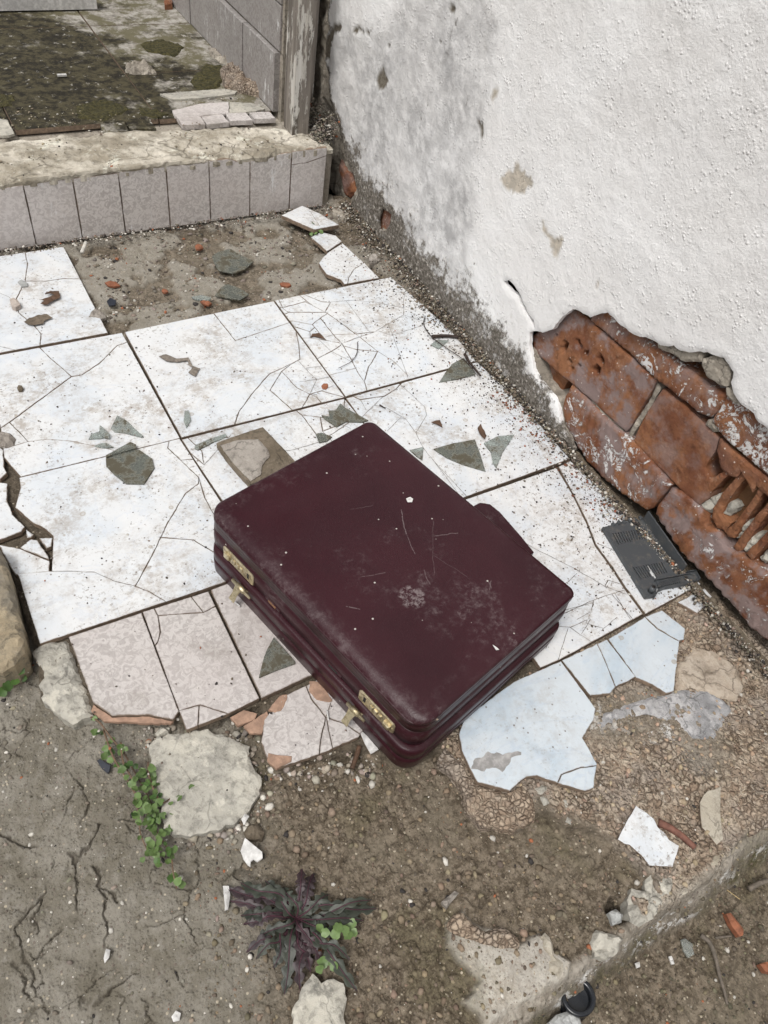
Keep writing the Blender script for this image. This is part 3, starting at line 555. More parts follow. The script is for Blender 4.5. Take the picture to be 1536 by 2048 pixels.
def build_ground():
    parts = {'floor': [], 'ground': []}; fx0, fx1, fy0, fy1 = -.25, .998, -.124, .62
    gx0, gx1, gy0, gy1 = -.206, .30, -.004, .60
    for st, x0, x1, y0, y1, cut in ((.004, -.45, 1.118, -.42, 1.70, 1), (.002, fx0, fx1, fy0, fy1, 2), (.0011, gx0, gx1, gy0, gy1, 0)):
        nx = int(round((x1 - x0) / st)) + 1; ny = int(round((y1 - y0) / st)) + 1; X, Y = np.meshgrid(x0 + st * np.arange(nx), y0 + st * np.arange(ny)); X = X.ravel(); Y = Y.ravel()
        H, A = ground_fields(X, Y); Vv = np.stack([X, Y, H], 1); i = (np.arange(ny - 1)[:, None] * nx + np.arange(nx - 1)[None, :]).ravel(); Q = np.stack([i, i + 1, i + 1 + nx, i + nx], 1); cx_, cy_ = X[i] + st / 2, Y[i] + st / 2
        bb = {1: (fx0, fx1, fy0, fy1), 2: (gx0, gx1, gy0, gy1), 0: (9, 9, 9, 9)}[cut]; keep = ~((cx_ > bb[0]) & (cx_ < bb[1]) & (cy_ > bb[2]) & (cy_ < bb[3]))
        ins = sdf(FRP, cx_, cy_) > 0
        for nm, sel in (('floor', ins & keep), ('ground', ~ins & keep)):
            q = Q[sel]; u, inv = np.unique(q, return_inverse=True); parts[nm].append((inv.reshape(q.shape), Vv[u], {k: v[u] for k, v in A.items()}))
    for nm, pl in parts.items():
        off = 0; qs = []; vs_ = []
        for q, V, at_ in pl: qs.append(q + off); vs_.append(V); off += len(V)
        q = np.vstack(qs); V2 = np.vstack(vs_); at = {k: np.concatenate([p_[2][k] for p_ in pl]) for k in pl[0][2]}; nv = len(V2); me = bpy.data.meshes.new(nm)
        if nm == 'ground':     # the same sheet carried on, coarse, to the horizon
            R_ = [(-.45, -.42), (1.115, -.42), (1.115, 1.695), (-.45, 1.695)]; R2 = [(-80, -80), (80, -80), (80, 80), (-80, 80)]
            ex = [(a, b, -.06) for a, b in R_] + [(a, b, -.1) for a, b in R2]; V2 = np.vstack([V2, ex]); q = np.vstack([q, [[nv + k, nv + 4 + k, nv + 4 + (k + 1) % 4, nv + (k + 1) % 4] for k in range(4)]])
            at = {k: np.append(v, np.full(8, .5 if k == 'dirt' else 0.)) for k, v in at.items()}
        me.vertices.add(len(V2)); me.vertices.foreach_set('co', V2.astype(np.float32).ravel()); me.loops.add(q.size); me.loops.foreach_set('vertex_index', q.astype(np.int32).ravel())
        me.polygons.add(len(q)); me.polygons.foreach_set('loop_start', np.arange(0, q.size, 4, dtype=np.int32)); me.polygons.foreach_set('loop_total', np.full(len(q), 4, np.int32)); me.polygons.foreach_set('use_smooth', np.ones(len(q), bool))
        for k, v in at.items(): a = me.attributes.new(k, 'FLOAT', 'POINT'); a.data.foreach_set('value', v.astype(np.float32))
        me.materials.append(GROUND); me.update(calc_edges=True); me.validate(); o = bpy.data.objects.new(nm, me); COL.objects.link(o); struct(o)
    return bpy.data.objects['floor'], bpy.data.objects['ground']
FLOOR, GRD = build_ground()

# =================================================================== FLOOR TILES
Z5 = lambda p: PX(GR, cr(540, 560, .23438, p)); ZL = lambda p: PX(GR, cr(0, 480, .23438, p)); Z4 = lambda p: PX(GR, cr(0, 850, .3255, p))
Z2 = lambda p: PX(GR, cr(0, 400, .3906, p)); Z3 = lambda p: PX(GR, cr(850, 1150, .4466, p)); ZW = lambda p: PX(GR, cr(1000, 550, .349, p)); ZB = lambda p: PX(GR, cr(0, 1250, .4948, p)); ZT = lambda p: PX(GR, cr(500, 400, .4232, p)); ZC = lambda p: PX(GR, cr(420, 1050, .2604, p))
G = lambda *p: [g2(*q) for q in p]
# second row from the step, left to right
tile(G((127, 493), (216, 666), (-90, 722), (-150, 535)), [ZL(c) for c in [[(205, 70), (235, 200), (215, 350), (140, 500), (160, 620), (290, 730), (350, 800), (335, 930)], [(215, 350), (400, 350), (540, 330), (710, 332)], [(-90, 420), (0, 455), (80, 490), (155, 600)], [(-60, 900), (0, 910), (130, 940), (160, 960)]]])
tile(G((244, 665), (360, 876), (42, 954), (8, 915), (5, 880), (0, 850), (-60, 860), (-110, 730)), [ZL(c) for c in [[(325, 880), (330, 910), (430, 1010), (610, 1165), (400, 1320), (80, 1555), (-60, 1650)], [(610, 1165), (700, 1150), (850, 1050), (1000, 900), (1100, 865)], [(-40, 1800), (240, 1720), (400, 1700), (600, 1715), (800, 1755), (960, 1790), (1040, 1860)], [(80, 1555), (240, 1720)]]])
tile(G((249, 664), (547, 602), (689, 794), (363, 875)), [Z2(c) for c in [[(1085, 570), (1205, 720), (1475, 630), (1490, 625)], [(1190, 1175), (1225, 1080), (1300, 980), (1380, 890), (1500, 835), (1536, 815), (1530, 740), (1512, 650)]]] + [Z5(c) for c in [[(240, 690), (330, 790), (400, 850), (340, 975), (262, 1110)], [(250, 870), (400, 850), (505, 830)], [(310, 755), (440, 736)], [(330, 790), (310, 755)], [(340, 975), (440, 945), (540, 905)], [(400, 980), (340, 975)], [(440, 945), (640, 1000)], [(340, 975), (400, 1000), (480, 1100)], [(230, 920), (340, 975)], [(230, 920), (100, 780), (0, 940), (215, 1130)], [(100, 780), (180, 715)]]])
tile(G((549, 601), (782, 554), (846, 610), (905, 665), (952, 722), (691, 793)), [Z5(c) for c in [[(235, 120), (360, 215), (490, 285), (570, 340), (770, 490), (920, 610), (1060, 700), (1190, 830)], [(280, 120), (440, 185), (515, 190), (700, 175), (900, 190), (1135, 240)], [(515, 190), (470, 275)], [(70, 160), (110, 240), (160, 275), (470, 275), (490, 285)], [(40, 235), (130, 230), (300, 185)], [(160, 275), (95, 305)], [(490, 285), (430, 325), (360, 380), (200, 350), (130, 345)], [(430, 325), (560, 490), (615, 540), (690, 670), (750, 790), (805, 870), (835, 960)], [(360, 380), (420, 450), (480, 515)], [(470, 490), (550, 465), (730, 460), (900, 440), (1000, 380), (1140, 300), (1140, 180), (1150, 100)], [(1140, 300), (1330, 360)], [(240, 495), (345, 495), (480, 515), (615, 540), (780, 480), (900, 440)], [(420, 450), (345, 495)], [(415, 510), (520, 610), (700, 700)], [(370, 685), (520, 610), (600, 560), (615, 540)], [(615, 560), (740, 595), (920, 610), (870, 700), (840, 740), (805, 870)], [(480, 815), (590, 790), (740, 750)], [(1010, 380), (1050, 480), (1110, 650), (1175, 830)], [(920, 435), (1040, 475), (1300, 390), (1400, 330)], [(160, 385), (340, 440), (385, 400)], [(340, 440), (345, 495)], [(650, 180), (850, 445)], [(300, 185), (360, 215)]]])
# third row
tile(Z4([(118, 322), (1104, 82), (1390, 520), (1400, 958), (245, 1345), (112, 925), (102, 912), (318, 896), (322, 800), (326, 680), (272, 632), (205, 602), (92, 505), (125, 385)]), [Z4(c) for c in [[(300, 899), (420, 899), (580, 905), (700, 960), (830, 990), (910, 1020), (1020, 1085), (1060, 1120)], [(830, 990), (880, 900), (960, 750), (1030, 600), (1140, 420), (1220, 360), (1220, 320), (1110, 215), (1030, 140), (1045, 60)], [(1220, 320), (1260, 450), (1320, 560), (1400, 640)], [(975, 690), (1190, 705), (1320, 785), (1420, 830)], [(1110, 215), (1240, 205)]]])
for pl in ([(-120, 330), (0, 345), (42, 352), (38, 450), (75, 550), (150, 625), (130, 655), (-150, 760)], [(-150, 690), (0, 728), (118, 752), (300, 826), (298, 892), (92, 908), (60, 860), (0, 740)], [(122, 748), (188, 695), (225, 700), (270, 762), (298, 818)], [(160, 640), (205, 668), (190, 688), (165, 690)], [(240, 690), (322, 690), (314, 740), (285, 752)], [(20, 165), (60, 130), (120, 118), (30, 155)], [(0, 135), (18, 150), (22, 255), (40, 290), (0, 330), (-60, 300)]):
    tile(Z4(pl), z=random.uniform(-.004, -.001), rough=True, tl=(random.uniform(-.03, .03), random.uniform(-.03, .03)))
x2, y3 = .619, .652
tile([g2(363, 879), g2(688, 797), (x2, .93), (x2, y3 + .002), (.296, y3 + .002), g2(446, 1003)], [Z4(c) for c in [[(1145, 70), (1240, 160), (1255, 245), (1345, 145), (1420, 60)], [(1120, 130), (1255, 245)]]] + [Z5(c) for c in [[(205, 1100), (270, 1150), (390, 1310), (600, 1500)], [(270, 1150), (430, 1170), (450, 1290), (640, 1500)], [(430, 1170), (620, 1210), (640, 1010)], [(-60, 1490), (200, 1450), (420, 1385), (700, 1200)], [(450, 1290), (600, 1230), (690, 1270)]]])
tile([g2(692, 796), g2(955, 724), g2(1020, 786), g2(1080, 850), g2(1140, 918), (x2 + .002, y3 + .002)], [Z5(c) for c in [[(690, 985), (770, 1020), (820, 1110)], [(770, 1020), (980, 990)], [(780, 1175), (960, 1000), (1075, 930), (1130, 870), (1150, 840)], [(1075, 870), (1110, 890), (1320, 1085), (1335, 1155), (1245, 1305)], [(1075, 870), (1050, 830)], [(890, 1070), (990, 1090), (1160, 1190), (1245, 1305), (1310, 1440)], [(1000, 1290), (1110, 1180), (1160, 1190)]]] + [G((847, 897), (889, 950), (925, 1000)), G((870, 925), (935, 995))])
# fourth row, right of the suitcase
tile([(x2, y3 - .002), g2(1113, 935)] + ZW([(415, 1255), (500, 1430), (545, 1550), (640, 1680), (710, 1790), (822, 1942)]) + [g2(1119, 1320), (x2, .312)], [ZW(c) for c in [[(150, 1540), (200, 1570), (420, 1680), (600, 1785), (720, 1830)], [(390, 1760), (440, 1710)], [(600, 1785), (620, 1750), (700, 1775)], [(340, 1950), (390, 1930), (520, 1870), (600, 1840), (720, 1805)], [(535, 1865), (520, 1930), (440, 1975)], [(640, 1830), (700, 1900), (790, 2010)]]] + [Z3(c) for c in [[(540, 330), (600, 230), (650, 235), (690, 265), (745, 300)], [(650, 235), (740, 195), (755, 120)], [(640, 240), (590, 400)], [(740, 200), (700, 265)], [(755, 130), (720, 215), (800, 240), (860, 190)], [(600, 165), (750, 125)], [(850, 85), (920, 200)]]], joint=.0002)
tile(G((1117, 933), (1141, 921), (1235, 1015), (1330, 1105), (1402, 1170), (1290, 1229)) [0:1] + [g2(1141, 921), g2(1235, 1012), g2(1330, 1100), g2(1402, 1168), g2(1291, 1228)] + ZW([(715, 1782), (645, 1672), (550, 1545), (505, 1425), (420, 1252)]), [ZW([(560, 1540), (700, 1600), (850, 1500)]), Z3([(1150, 30), (1190, 90)])])
# plain beige row
tile(ZB([(276, 46), (572, -52), (724, 348), (700, 382), (600, 362), (452, 366), (375, 312)]), mat=BEIGE, z=-.0005, th=.010, joint=.0004, rough=False)
plate('tile_edge', rough_poly(ZB([(376, 316), (452, 368), (600, 364), (700, 384), (690, 392), (600, 392), (420, 384), (366, 340)]), .004, .002), GR, -.004, .006, TERRA, FLOOR)
tile(G((284, 1223), (417, 1181), (520, 1396), (456, 1428), (372, 1461)), [Z4(c) for c in [[(930, 1100), (970, 1170), (1250, 1150), (1330, 1110)], [(1160, 1030), (1170, 1050), (1250, 1150)], [(970, 1170), (985, 1270), (970, 1330), (945, 1365)]]] + [ZB(c) for c in [[(722, 345), (810, 322), (935, 362)], [(805, 322), (800, 415)]]], mat=BEIGE, z=-.0005, th=.010, joint=.0004)
tile([g2(421, 1179), g2(452, 1167), (.296, y3 - .004), (.43, y3 - .004), (.43, .40), g2(628, 1348), g2(523, 1396)], mat=BEIGE, z=-.0005, th=.010, joint=.0004)
tile(rough_poly(ZB([(1150, 284), (1245, 238), (1340, 190), (1480, 400), (1452, 450), (1290, 520), (1115, 578), (1082, 540), (1056, 470), (1068, 380), (1090, 350), (1130, 345)]), .005, .002), [ZC(c) for c in [[(735, 1215), (780, 1330), (890, 1470), (860, 1600), (850, 1660), (835, 1800)], [(890, 1470), (920, 1600), (950, 1730)], [(940, 1330), (890, 1470)], [(890, 1470), (1050, 1530), (1180, 1620)]]], mat=BEIGE, z=-.002, th=.009)
for q in ([(1085, 515), (1105, 520), (1180, 528), (1178, 550), (1118, 580), (1080, 545)], [(1250, 225), (1300, 225), (1345, 305), (1330, 310), (1280, 300), (1252, 270)], [(1130, 285), (1160, 278), (1160, 300), (1135, 345), (1110, 352), (1085, 340)], [(930, 365), (985, 335), (1040, 350), (1030, 375), (960, 400)], [(985, 400), (1080, 340), (1090, 370), (1060, 430), (1010, 430)]):
    plate('tile_fragment', rough_poly(ZB(q), .004, .002), GR, -.0012 if q[0][0] > 1000 and q[0][0] != 985 else -.006, .006, TERRA, FLOOR)
# pale blue tiles
tile(rough_poly(Z3([(150, 715), (180, 640), (395, 480), (608, 386), (765, 600), (755, 650), (705, 730), (770, 845), (755, 955), (715, 968), (600, 935), (500, 900), (455, 905), (420, 930), (380, 968), (235, 930), (200, 870), (165, 790)]), .005, .0012), [Z3(c) for c in [[(780, 852), (700, 862), (610, 895), (590, 940)]]], mat=BLUET, z=.001)
plate('worn_patch', rough_poly(Z3([(205, 870), (215, 835), (270, 800), (320, 795), (360, 800), (430, 795), (430, 808), (385, 820), (375, 850), (345, 885), (300, 865), (250, 880)]), .004, .006), GR, .00135, .0005, simple('worn_glaze', (.36, .35, .34), .7), bpy.data.objects['floor'], bev=.0001)
tile(rough_poly(Z3([(612, 382), (815, 287), (943, 455), (900, 480), (855, 500), (830, 530), (740, 540)]), .005, .0012), [Z3([(765, 290), (770, 305), (800, 370), (820, 420), (855, 505), (858, 520)])], mat=BLUET, z=0)
tile(rough_poly(Z3([(820, 285), (985, 187), (1060, 157), (1165, 240), (1160, 290), (1140, 295), (1125, 430), (1115, 520), (1080, 530), (1020, 490), (946, 460)]), .005, .0012), [Z3([(975, 175), (985, 187), (1040, 240), (1140, 297), (1150, 300)])], mat=BLUET, z=0)
tile(rough_poly(Z3([(1140, 115), (1255, 55), (1305, 105), (1250, 140), (1225, 165)]), .005, .001), mat=MARBLE, z=-.004, tl=(.02, .03))
# leftover tiles by the step
tile(rough_poly(ZT([(148, 92), (245, 45), (330, 85), (420, 140), (300, 162)]), .005, .001), [ZT([(280, 70), (330, 150)])], z=.012, th=.010, tl=(0, -.02))
tile(rough_poly(ZT([(288, 182), (335, 158), (405, 175), (433, 203), (363, 248)]), .005, .001), z=.004)
tile(rough_poly(ZT([(437, 205), (530, 290), (610, 370), (445, 400), (430, 378), (360, 352), (325, 300), (347, 270), (367, 250)]), .005, .001), [ZT([(560, 285), (490, 330), (465, 370), (460, 410)])], z=.001)

# =================================================================== DOORSTEP AND PORCH
step_root = struct(empty('doorstep', (.2, 1.7, 0)))
step_root.location = (0, 0, 0)
def solid(name, x0, x1, y0, y1, z0, z1, mat, parent): return plate(name, [(x0, y0), (x1, y0), (x1, y1), (x0, y1)], GR, z1, z1 - z0, mat, parent, bev=.002)
solid('step_core', -.75, .935, YR + .012, 1.90, -.06, .128, MORTAR, step_root)
solid('porch_base', -.75, .86, 1.89, 3.6, -.06, .13, MORTAR, step_root)
xj = [-.30, -.20, -.10, -.002, .098, .200, .301] + [RS.px(p)[0] for p in ((243, 400), (337, 400), (420, 400), (500, 400), (580, 380))] + [RS.px((655, 296))[0]]
tops = [.135] * 5 + [.134, .136, .139, .141, .143, .1425, .139, .146]
for i in range(12):
    a, b = xj[i], xj[i + 1]; t0 = tops[i + 1] - .001 if i < 11 else .1455; t1 = t0
    if i == 10: pl = [(a, -.008), (b, -.008), (b, .143), (a + .075, .142), (a + .045, .133), (a + .02, .131), (a, .134)]
    elif i == 9: pl = [(a, -.008), (b, -.008), (b, .132), (b - .03, .134), (b - .05, .143), (a, .1435)]
    else: pl = [(a, -.008), (b, -.008), (b, t0 + .001), ((a + b) / 2, t0 - .001 + .002 * (i % 2)), (a, t0)]
    if i == 11:
        tile(pl, [[(a - .01, .112), (a + .04, .113), (a + .08, .122), (b + .01, .128)]], mat=GREYT, z=-.0, th=.009, fr=RS, parent=step_root, joint=.0008)
    else: tile(pl, mat=GREYT, z=random.uniform(-.001, .001), th=.009, fr=RS, parent=step_root, joint=.0008, tl=(random.uniform(-.01, .01), 0))
ZU = lambda p, h=0.: PX(UP, cr(0, 0, .5, p), h)
rock('cement_lip', [(-.7, YR + .002)] + [(x, YR + .001) for x in np.arange(-.5, .90, .1)] + [(.932, YR + .003), (.935, 1.70), (.93, 1.76), (.86, 1.79), (.70, 1.83), (.5, 1.845), (.2, 1.85), (-.7, 1.86)], UP, .001, .018, CREAM, step_root, step=.007, hf=.010, hfq=20, edge=.007, rsub=(.006, .008), seed=4)
for pl in ([(90, 745), (290, 712), (480, 688), (470, 672), (300, 690), (90, 715)], [(480, 690), (655, 668), (830, 655), (835, 640), (650, 650), (480, 672)]):
    rock('cement_patch', PX(RS, cr(0, 0, .5, pl)), RS, .0015, .01, CREAM, step_root, step=.006, hf=.002, edge=.002, rsub=(.005, .003))
for k in range(7):
    x0 = .42 + k * .062; c = [(x0, 1.842), (x0 + .057, 1.840), (x0 + .058, 1.882), (x0 + .002, 1.886)]
    if k != 2: plate('tile_fragment', rough_poly([(a + random.uniform(-.003, .003), b + random.uniform(-.004, .003)) for a, b in c], .006, .0015), UP, .004 + .001 * (k % 2), .012, GREYT if k > 2 else MOSSF, step_root, tilt=(random.uniform(-.03, .03), random.uniform(-.05, .05)))
jx = UP.px((300, 215))[0]; jy = UP.px((280, 50))[1]
for a in range(-4, 2):
    for b in range(-3, 4):
        x0, y0 = jx + a * .33, jy + b * .33 - .0; x1, y1 = x0 + .33, y0 + .33; y0 = max(y0, 1.888); x1 = min(x1, .862)
        if x1 - x0 < .03 or y1 - y0 < .03: continue
        tile([(x0, y0), (x1, y0), (x1, y1), (x0, y1)], mat=MOSSF, z=.002 + random.uniform(-.0015, .0015), th=.012, fr=UP, parent=step_root, joint=.002, jit=.0012)
# pale broken glaze strip behind the threshold
for q in ([(690, 452), (800, 425), (915, 418), (915, 462), (790, 474), (700, 476)], [(918, 418), (1000, 422), (1060, 445), (1020, 455), (918, 462)], [(640, 385), (760, 375), (960, 360), (940, 385), (800, 402), (690, 408)], [(0, 485), (30, 490), (60, 545), (40, 552), (0, 552)]):
    plate('tile_fragment', rough_poly(ZU(q), .006, .003), UP, .0065, .006, LIME if q[0][0] != 690 else GREYT, step_root)
def mossh(X, Y, S): return -.006 + .012 * sstep(-.1, .35, fbm(X, Y, 13, 5, 44))
for i, q in enumerate(([(0, 380), (60, 390), (50, 430), (0, 430)], [(300, 430), (420, 400), (530, 440), (420, 490), (310, 480)], [(760, 330), (820, 260), (900, 270), (880, 350), (800, 375)], [(560, 180), (640, 160), (740, 190), (700, 230), (590, 210)], [(560, 430), (680, 460), (620, 480), (550, 465)])):
    m_ = rock('moss', ZU(q), UP, .0055, .006, MOSS, None, step=.006, hf=.006, hfq=60, edge=.004, rsub=(.006, .008)); struct(m_, 'stuff'); tag(m_, 'dark moss grown over the porch tiles', 'moss')
for i, (q, lab) in enumerate((([(500, 250), (560, 235), (610, 260), (625, 285), (540, 285), (495, 275)], 'low crumbled cement lump in the middle of the mossy porch floor'), ([(880, 290), (930, 255), (1010, 275), (1050, 330), (1055, 380), (990, 365), (900, 350)], 'largest pinkish crumbled cement heap against the tiled side of the porch'), ([(832, 180), (870, 195), (918, 212), (915, 245), (880, 240), (835, 205)], 'small crumbled cement lump near the tiled porch wall, behind the larger heap'))):
    tag(rock('cement_lump', ZU(q, .01), UP, .012 + .012 * (i == 1), .03, MORTAR if i != 1 else TANST, None, step=.006, hf=.022, hfq=45, edge=.012, rsub=(.006, .006), seed=i), lab, 'rubble')
b_ = box('white_chip', (*UP.px((125, 157)), 0), (.022, .008, .004), WHITEP, None, UP); b_.location.z += .008; tag(b_, 'small white oblong chip lying on the mossy porch floor', 'debris')
b_ = rock('brick_chip', ZU([(655, 0), (690, 5), (690, 40), (660, 42)]), UP, .02, .02, BRICK, None, edge=.005, rsub=(.006, .003)); tag(b_, 'orange brick chip at the far top edge of the porch floor', 'debris')
b_ = plate('door_board', [(-.1, 0), (.52, 0), (.52, .05), (-.1, .05)], Frame((.10, 2.60, ZS), (1, 0, 0), (0, 1, 0)), .055, .05, WHITEP, None); b_.location.z -= 0; tag(b_, 'pale painted board at the top left corner, behind the mossy porch floor', 'board')
# tiled side of the porch
XS = .862; SK = Frame((XS, 0, 0), (0, -1, 0), (0, 0, 1)); GREYD = mat_beige('dark_grey_porch_tile', .62); sw = empty('tiled_porch_wall', (0, 0, 0), label='grey tiled side wall of the porch behind the wooden door post', cat='wall')  # darker copy of the grey tile, porch shade put into its colour
solid('wall_core', XS + .012, XS + .09, 1.86, 3.4, -.02, 2.3, MORTAR, sw)
ZH = SK.px((500, 55))[1]
for k in range(8):
    ya = 1.875 + k * .20; plate('tile', inset1(ccw([(-ya, ZS + .002), (-ya - .2, ZS + .002), (-ya - .2, ZH), (-ya, ZH)]), .0012), SK, .004 + .002 * (k % 2), .016, GREYD, sw, tilt=(random.uniform(-.01, .01), 0))
for r in range(9):
    for k in range(3):
        ya = 1.87 + k * .5; plate('tile', inset1(ccw([(-ya, ZH + .004 + r * .10), (-ya - .5, ZH + .004 + r * .10), (-ya - .5, ZH + .102 + r * .10), (-ya, ZH + .102 + r * .10)]), .001), SK, -.006, .01, GREYD, sw)
# wooden door post
def post(name, px0, px1, y0, y1, z0, z1, mat, parent, n=40):
    V = []; F = []
    for i in range(n + 1):
        z = z0 + (z1 - z0) * (i / n) ** 1.6; 
        for k, (x, y) in enumerate([(px0, y0), ((px0 + px1) / 2, y0 - .001), (px1, y0), (px1, y1), (px0, y1)]):
            w_ = .0022 * float(fbm(np.array([x * 9 + k]), np.array([z]), 9, 3, 6)[0]) + (.004 * math.sin(k * 2.) * max(0, 1 - i / 4)); V.append((x + w_, y + w_, z))
    for i in range(n):
        for k in range(5): a = i * 5 + k; b = i * 5 + (k + 1) % 5; F.append((a, b, b + 5, a + 5))
    F.append((4, 3, 2, 1, 0)); F.append(tuple(n * 5 + k for k in range(5))); return link(name, V, F, mat, parent)
pr = empty('door_post', (0, 0, 0), label='weathered wooden door post with peeling white paint standing on the step', cat='door post')
post('post', .853, .897, 1.745, 1.80, ZS - .002, 2.2, WOOD, pr); post('stop_strip', .8985, .914, 1.765, 1.815, ZS + .07, 2.2, WOOD, pr)

# =================================================================== WHITE WALL
wall = empty('plastered_brick_wall', (0, 0, 0), label='white plastered wall with broken corner showing orange hollow bricks', cat='wall')
W = lambda pts, h=0.: PX(WL, pts, h); WC = lambda p, h=0.: PX(WL, cr(1000, 550, .349, p), h); WT = lambda p, h=0.: PX(WL, cr(550, 0, .358, p), h)
holeL = WC([(165, 330), (200, 322), (240, 332), (300, 310), (335, 262), (355, 238), (415, 195), (445, 205), (510, 245), (560, 225), (610, 217), (660, 268), (700, 300), (760, 345), (860, 372), (910, 405), (960, 412), (990, 405), (1030, 435), (1100, 445), (1180, 445), (1210, 460), (1270, 480), (1300, 520), (1325, 560), (1310, 620), (1325, 680), (1360, 735), (1440, 800), (1470, 850), (1536, 900), (1700, 1040), (1900, 1180)])
holeB = WC([(165, 330), (160, 400), (175, 470), (190, 540), (215, 600), (250, 640), (280, 680), (320, 720), (335, 800), (350, 880), (400, 960), (420, 1010)])
edgeL = WT([(300, 0), (285, 80), (300, 160), (270, 230), (265, 300), (295, 420), (300, 560), (345, 690), (370, 800), (385, 870), (430, 980), (455, 1080), (430, 1110), (400, 1160), (430, 1257)])
edgeL = [(-1.93, 1.0)] + edgeL + W([(725, 480), (740, 500)])
bottom = [(-1.45, -.02), (-1.2, -.03), (-.9, -.03)]
# outline: down the left edge, along the floor, up round the brick hole, along its top to the right, then back over the top
outl = edgeL + [(-1.5, -.01)] + [(-1.2, -.03), (-.85, -.03)] + holeB[::-1] + holeL[1:] + [(.05, holeL[-1][1]), (.05, 1.0)]
h1 = WC([(18, 35), (45, 30), (78, 66), (102, 100), (122, 150), (150, 212), (185, 262), (192, 305), (172, 272), (138, 214), (112, 165), (88, 115), (50, 82), (25, 58)])
h2 = WT([(587, 1165), (612, 1180), (636, 1198), (632, 1250), (600, 1300), (570, 1280), (566, 1230)])
greyP = W([(600, 60), (670, 60), (700, 55), (745, 48), (800, 30), (850, -40), (975, -40), (990, 60), (992, 165), (975, 240), (966, 330), (958, 430), (925, 520), (960, 620), (1040, 720), (1080, 860), (900, 900), (560, 420)])
peels = [WT([(1265, 985), (1290, 965), (1325, 960), (1340, 920), (1360, 905), (1380, 960), (1425, 990), (1440, 1040), (1400, 1060), (1360, 1085), (1320, 1070), (1280, 1040)]), WC([(540, 50), (560, 40), (575, 60), (550, 75)]), PX(WL, cr(500, 400, .4232, [(1385, 100), (1400, 140), (1420, 170), (1480, 185), (1460, 240), (1440, 270), (1425, 230), (1410, 180), (1375, 140)])), WT([(1205, 560), (1215, 510), (1240, 480), (1235, 530), (1215, 570)])]
pits = [WT([(555, 450), (575, 410), (600, 375), (615, 420), (628, 455), (618, 490), (570, 498)]), WT([(1130, 680), (1150, 690), (1160, 680), (1166, 740), (1145, 815), (1145, 740)]), WT([(965, 45), (985, 33), (1005, 45), (995, 65), (970, 68)]), WT([(630, 240), (645, 243), (640, 260), (630, 256)]), WT([(1162, 255), (1178, 255), (1172, 270), (1162, 268)]), WT([(800, 655), (808, 658), (810, 668), (803, 668)]), WT([(262, 230), (300, 190), (325, 130), (370, 130), (375, 160), (350, 180), (325, 190), (310, 250), (300, 330), (265, 330)]), WT([(435, 180), (445, 155), (475, 148), (500, 170), (535, 165), (548, 150), (545, 175), (520, 185), (480, 170), (450, 188)]), WT([(905, 225), (925, 222), (922, 236), (908, 234)])]
def A_grey(X, Y, S): return np.clip(sstep(-.03, .06, sdf(greyP, X, Y) + .06 * fbm(X, Y, 11, 5, 2)) * (.75 + .6 * fbm(X, Y, 8, 3, 12)), 0, 1)
def A_peel(X, Y, S): return np.max([sstep(-.001, .001, sdf(p, X, Y) + .006 * fbm(X, Y, 70, 3, 9)) for p in peels], 0)
def A_pit(X, Y, S): return np.max([sstep(-.001, .001, sdf(p, X, Y) + .003 * fbm(X, Y, 110, 3, 9)) for p in pits], 0)
def A_grime(X, Y, S):
    yy = -X; top = .055 + .05 * sstep(.6, 1.0, yy) + .04 * sstep(1.3, 1.6, yy); n = fbm(X, Y, 14, 5, 19)
    return np.clip(sstep(1.9, .25, (Y + .05 * n) / top) + .5 * sstep(.0, .35, n) * sstep(.35, .1, Y) * sstep(.75, 1.1, yy) + sstep(.03, .005, S) * sstep(-1.35, -1.45, X) * .8, 0, 1)
def wallh(X, Y, S):
    pk = A_peel(X, Y, S); pt = A_pit(X, Y, S); gy = A_grey(X, Y, S)
    return .006 * fbm(X, Y, 3.2, 3, 33) - .0012 * pk - .004 * pt - .0022 * sstep(.35, .65, gy) + .0013 * fbm(X, Y, 75, 3, 35) * (1 + gy)
rock('plaster', outl, WL, 0, .011, PLASTER, wall, step=.0065, hf=.0012, hfq=30, edge=.003, rsub=(.006, .0035), attrs=dict(grey=A_grey, peel=A_peel, pitted=A_pit, grime=A_grime), hfun=wallh, smooth=True, holes=[h1, h2])
zero = lambda X, Y, S: X * 0
def pplate(name, x0, x1, z0, z1, h=0., th=.02):
    o = plate(name, [(x0, z0), (x1, z0), (x1, z1), (x0, z1)], WL, h, th, PLASTER, wall); return o
pplate('plaster_above', -1.93, 2.5, 1.0, 2.7); pplate('plaster_beside', .05, 2.5, -.09, 1.0)
link('wall_core', [(XW + .085, -2.5, -.1), (XW + .3, -2.5, -.1), (XW + .3, 1.95, -.1), (XW + .085, 1.95, -.1), (XW + .085, -2.5, 2.7), (XW + .3, -2.5, 2.7), (XW + .3, 1.95, 2.7), (XW + .085, 1.95, 2.7)], [(0, 1, 2, 3), (4, 7, 6, 5), (0, 4, 5, 1), (1, 5, 6, 2), (2, 6, 7, 3), (3, 7, 4, 0)], DARKHOLE, wall)
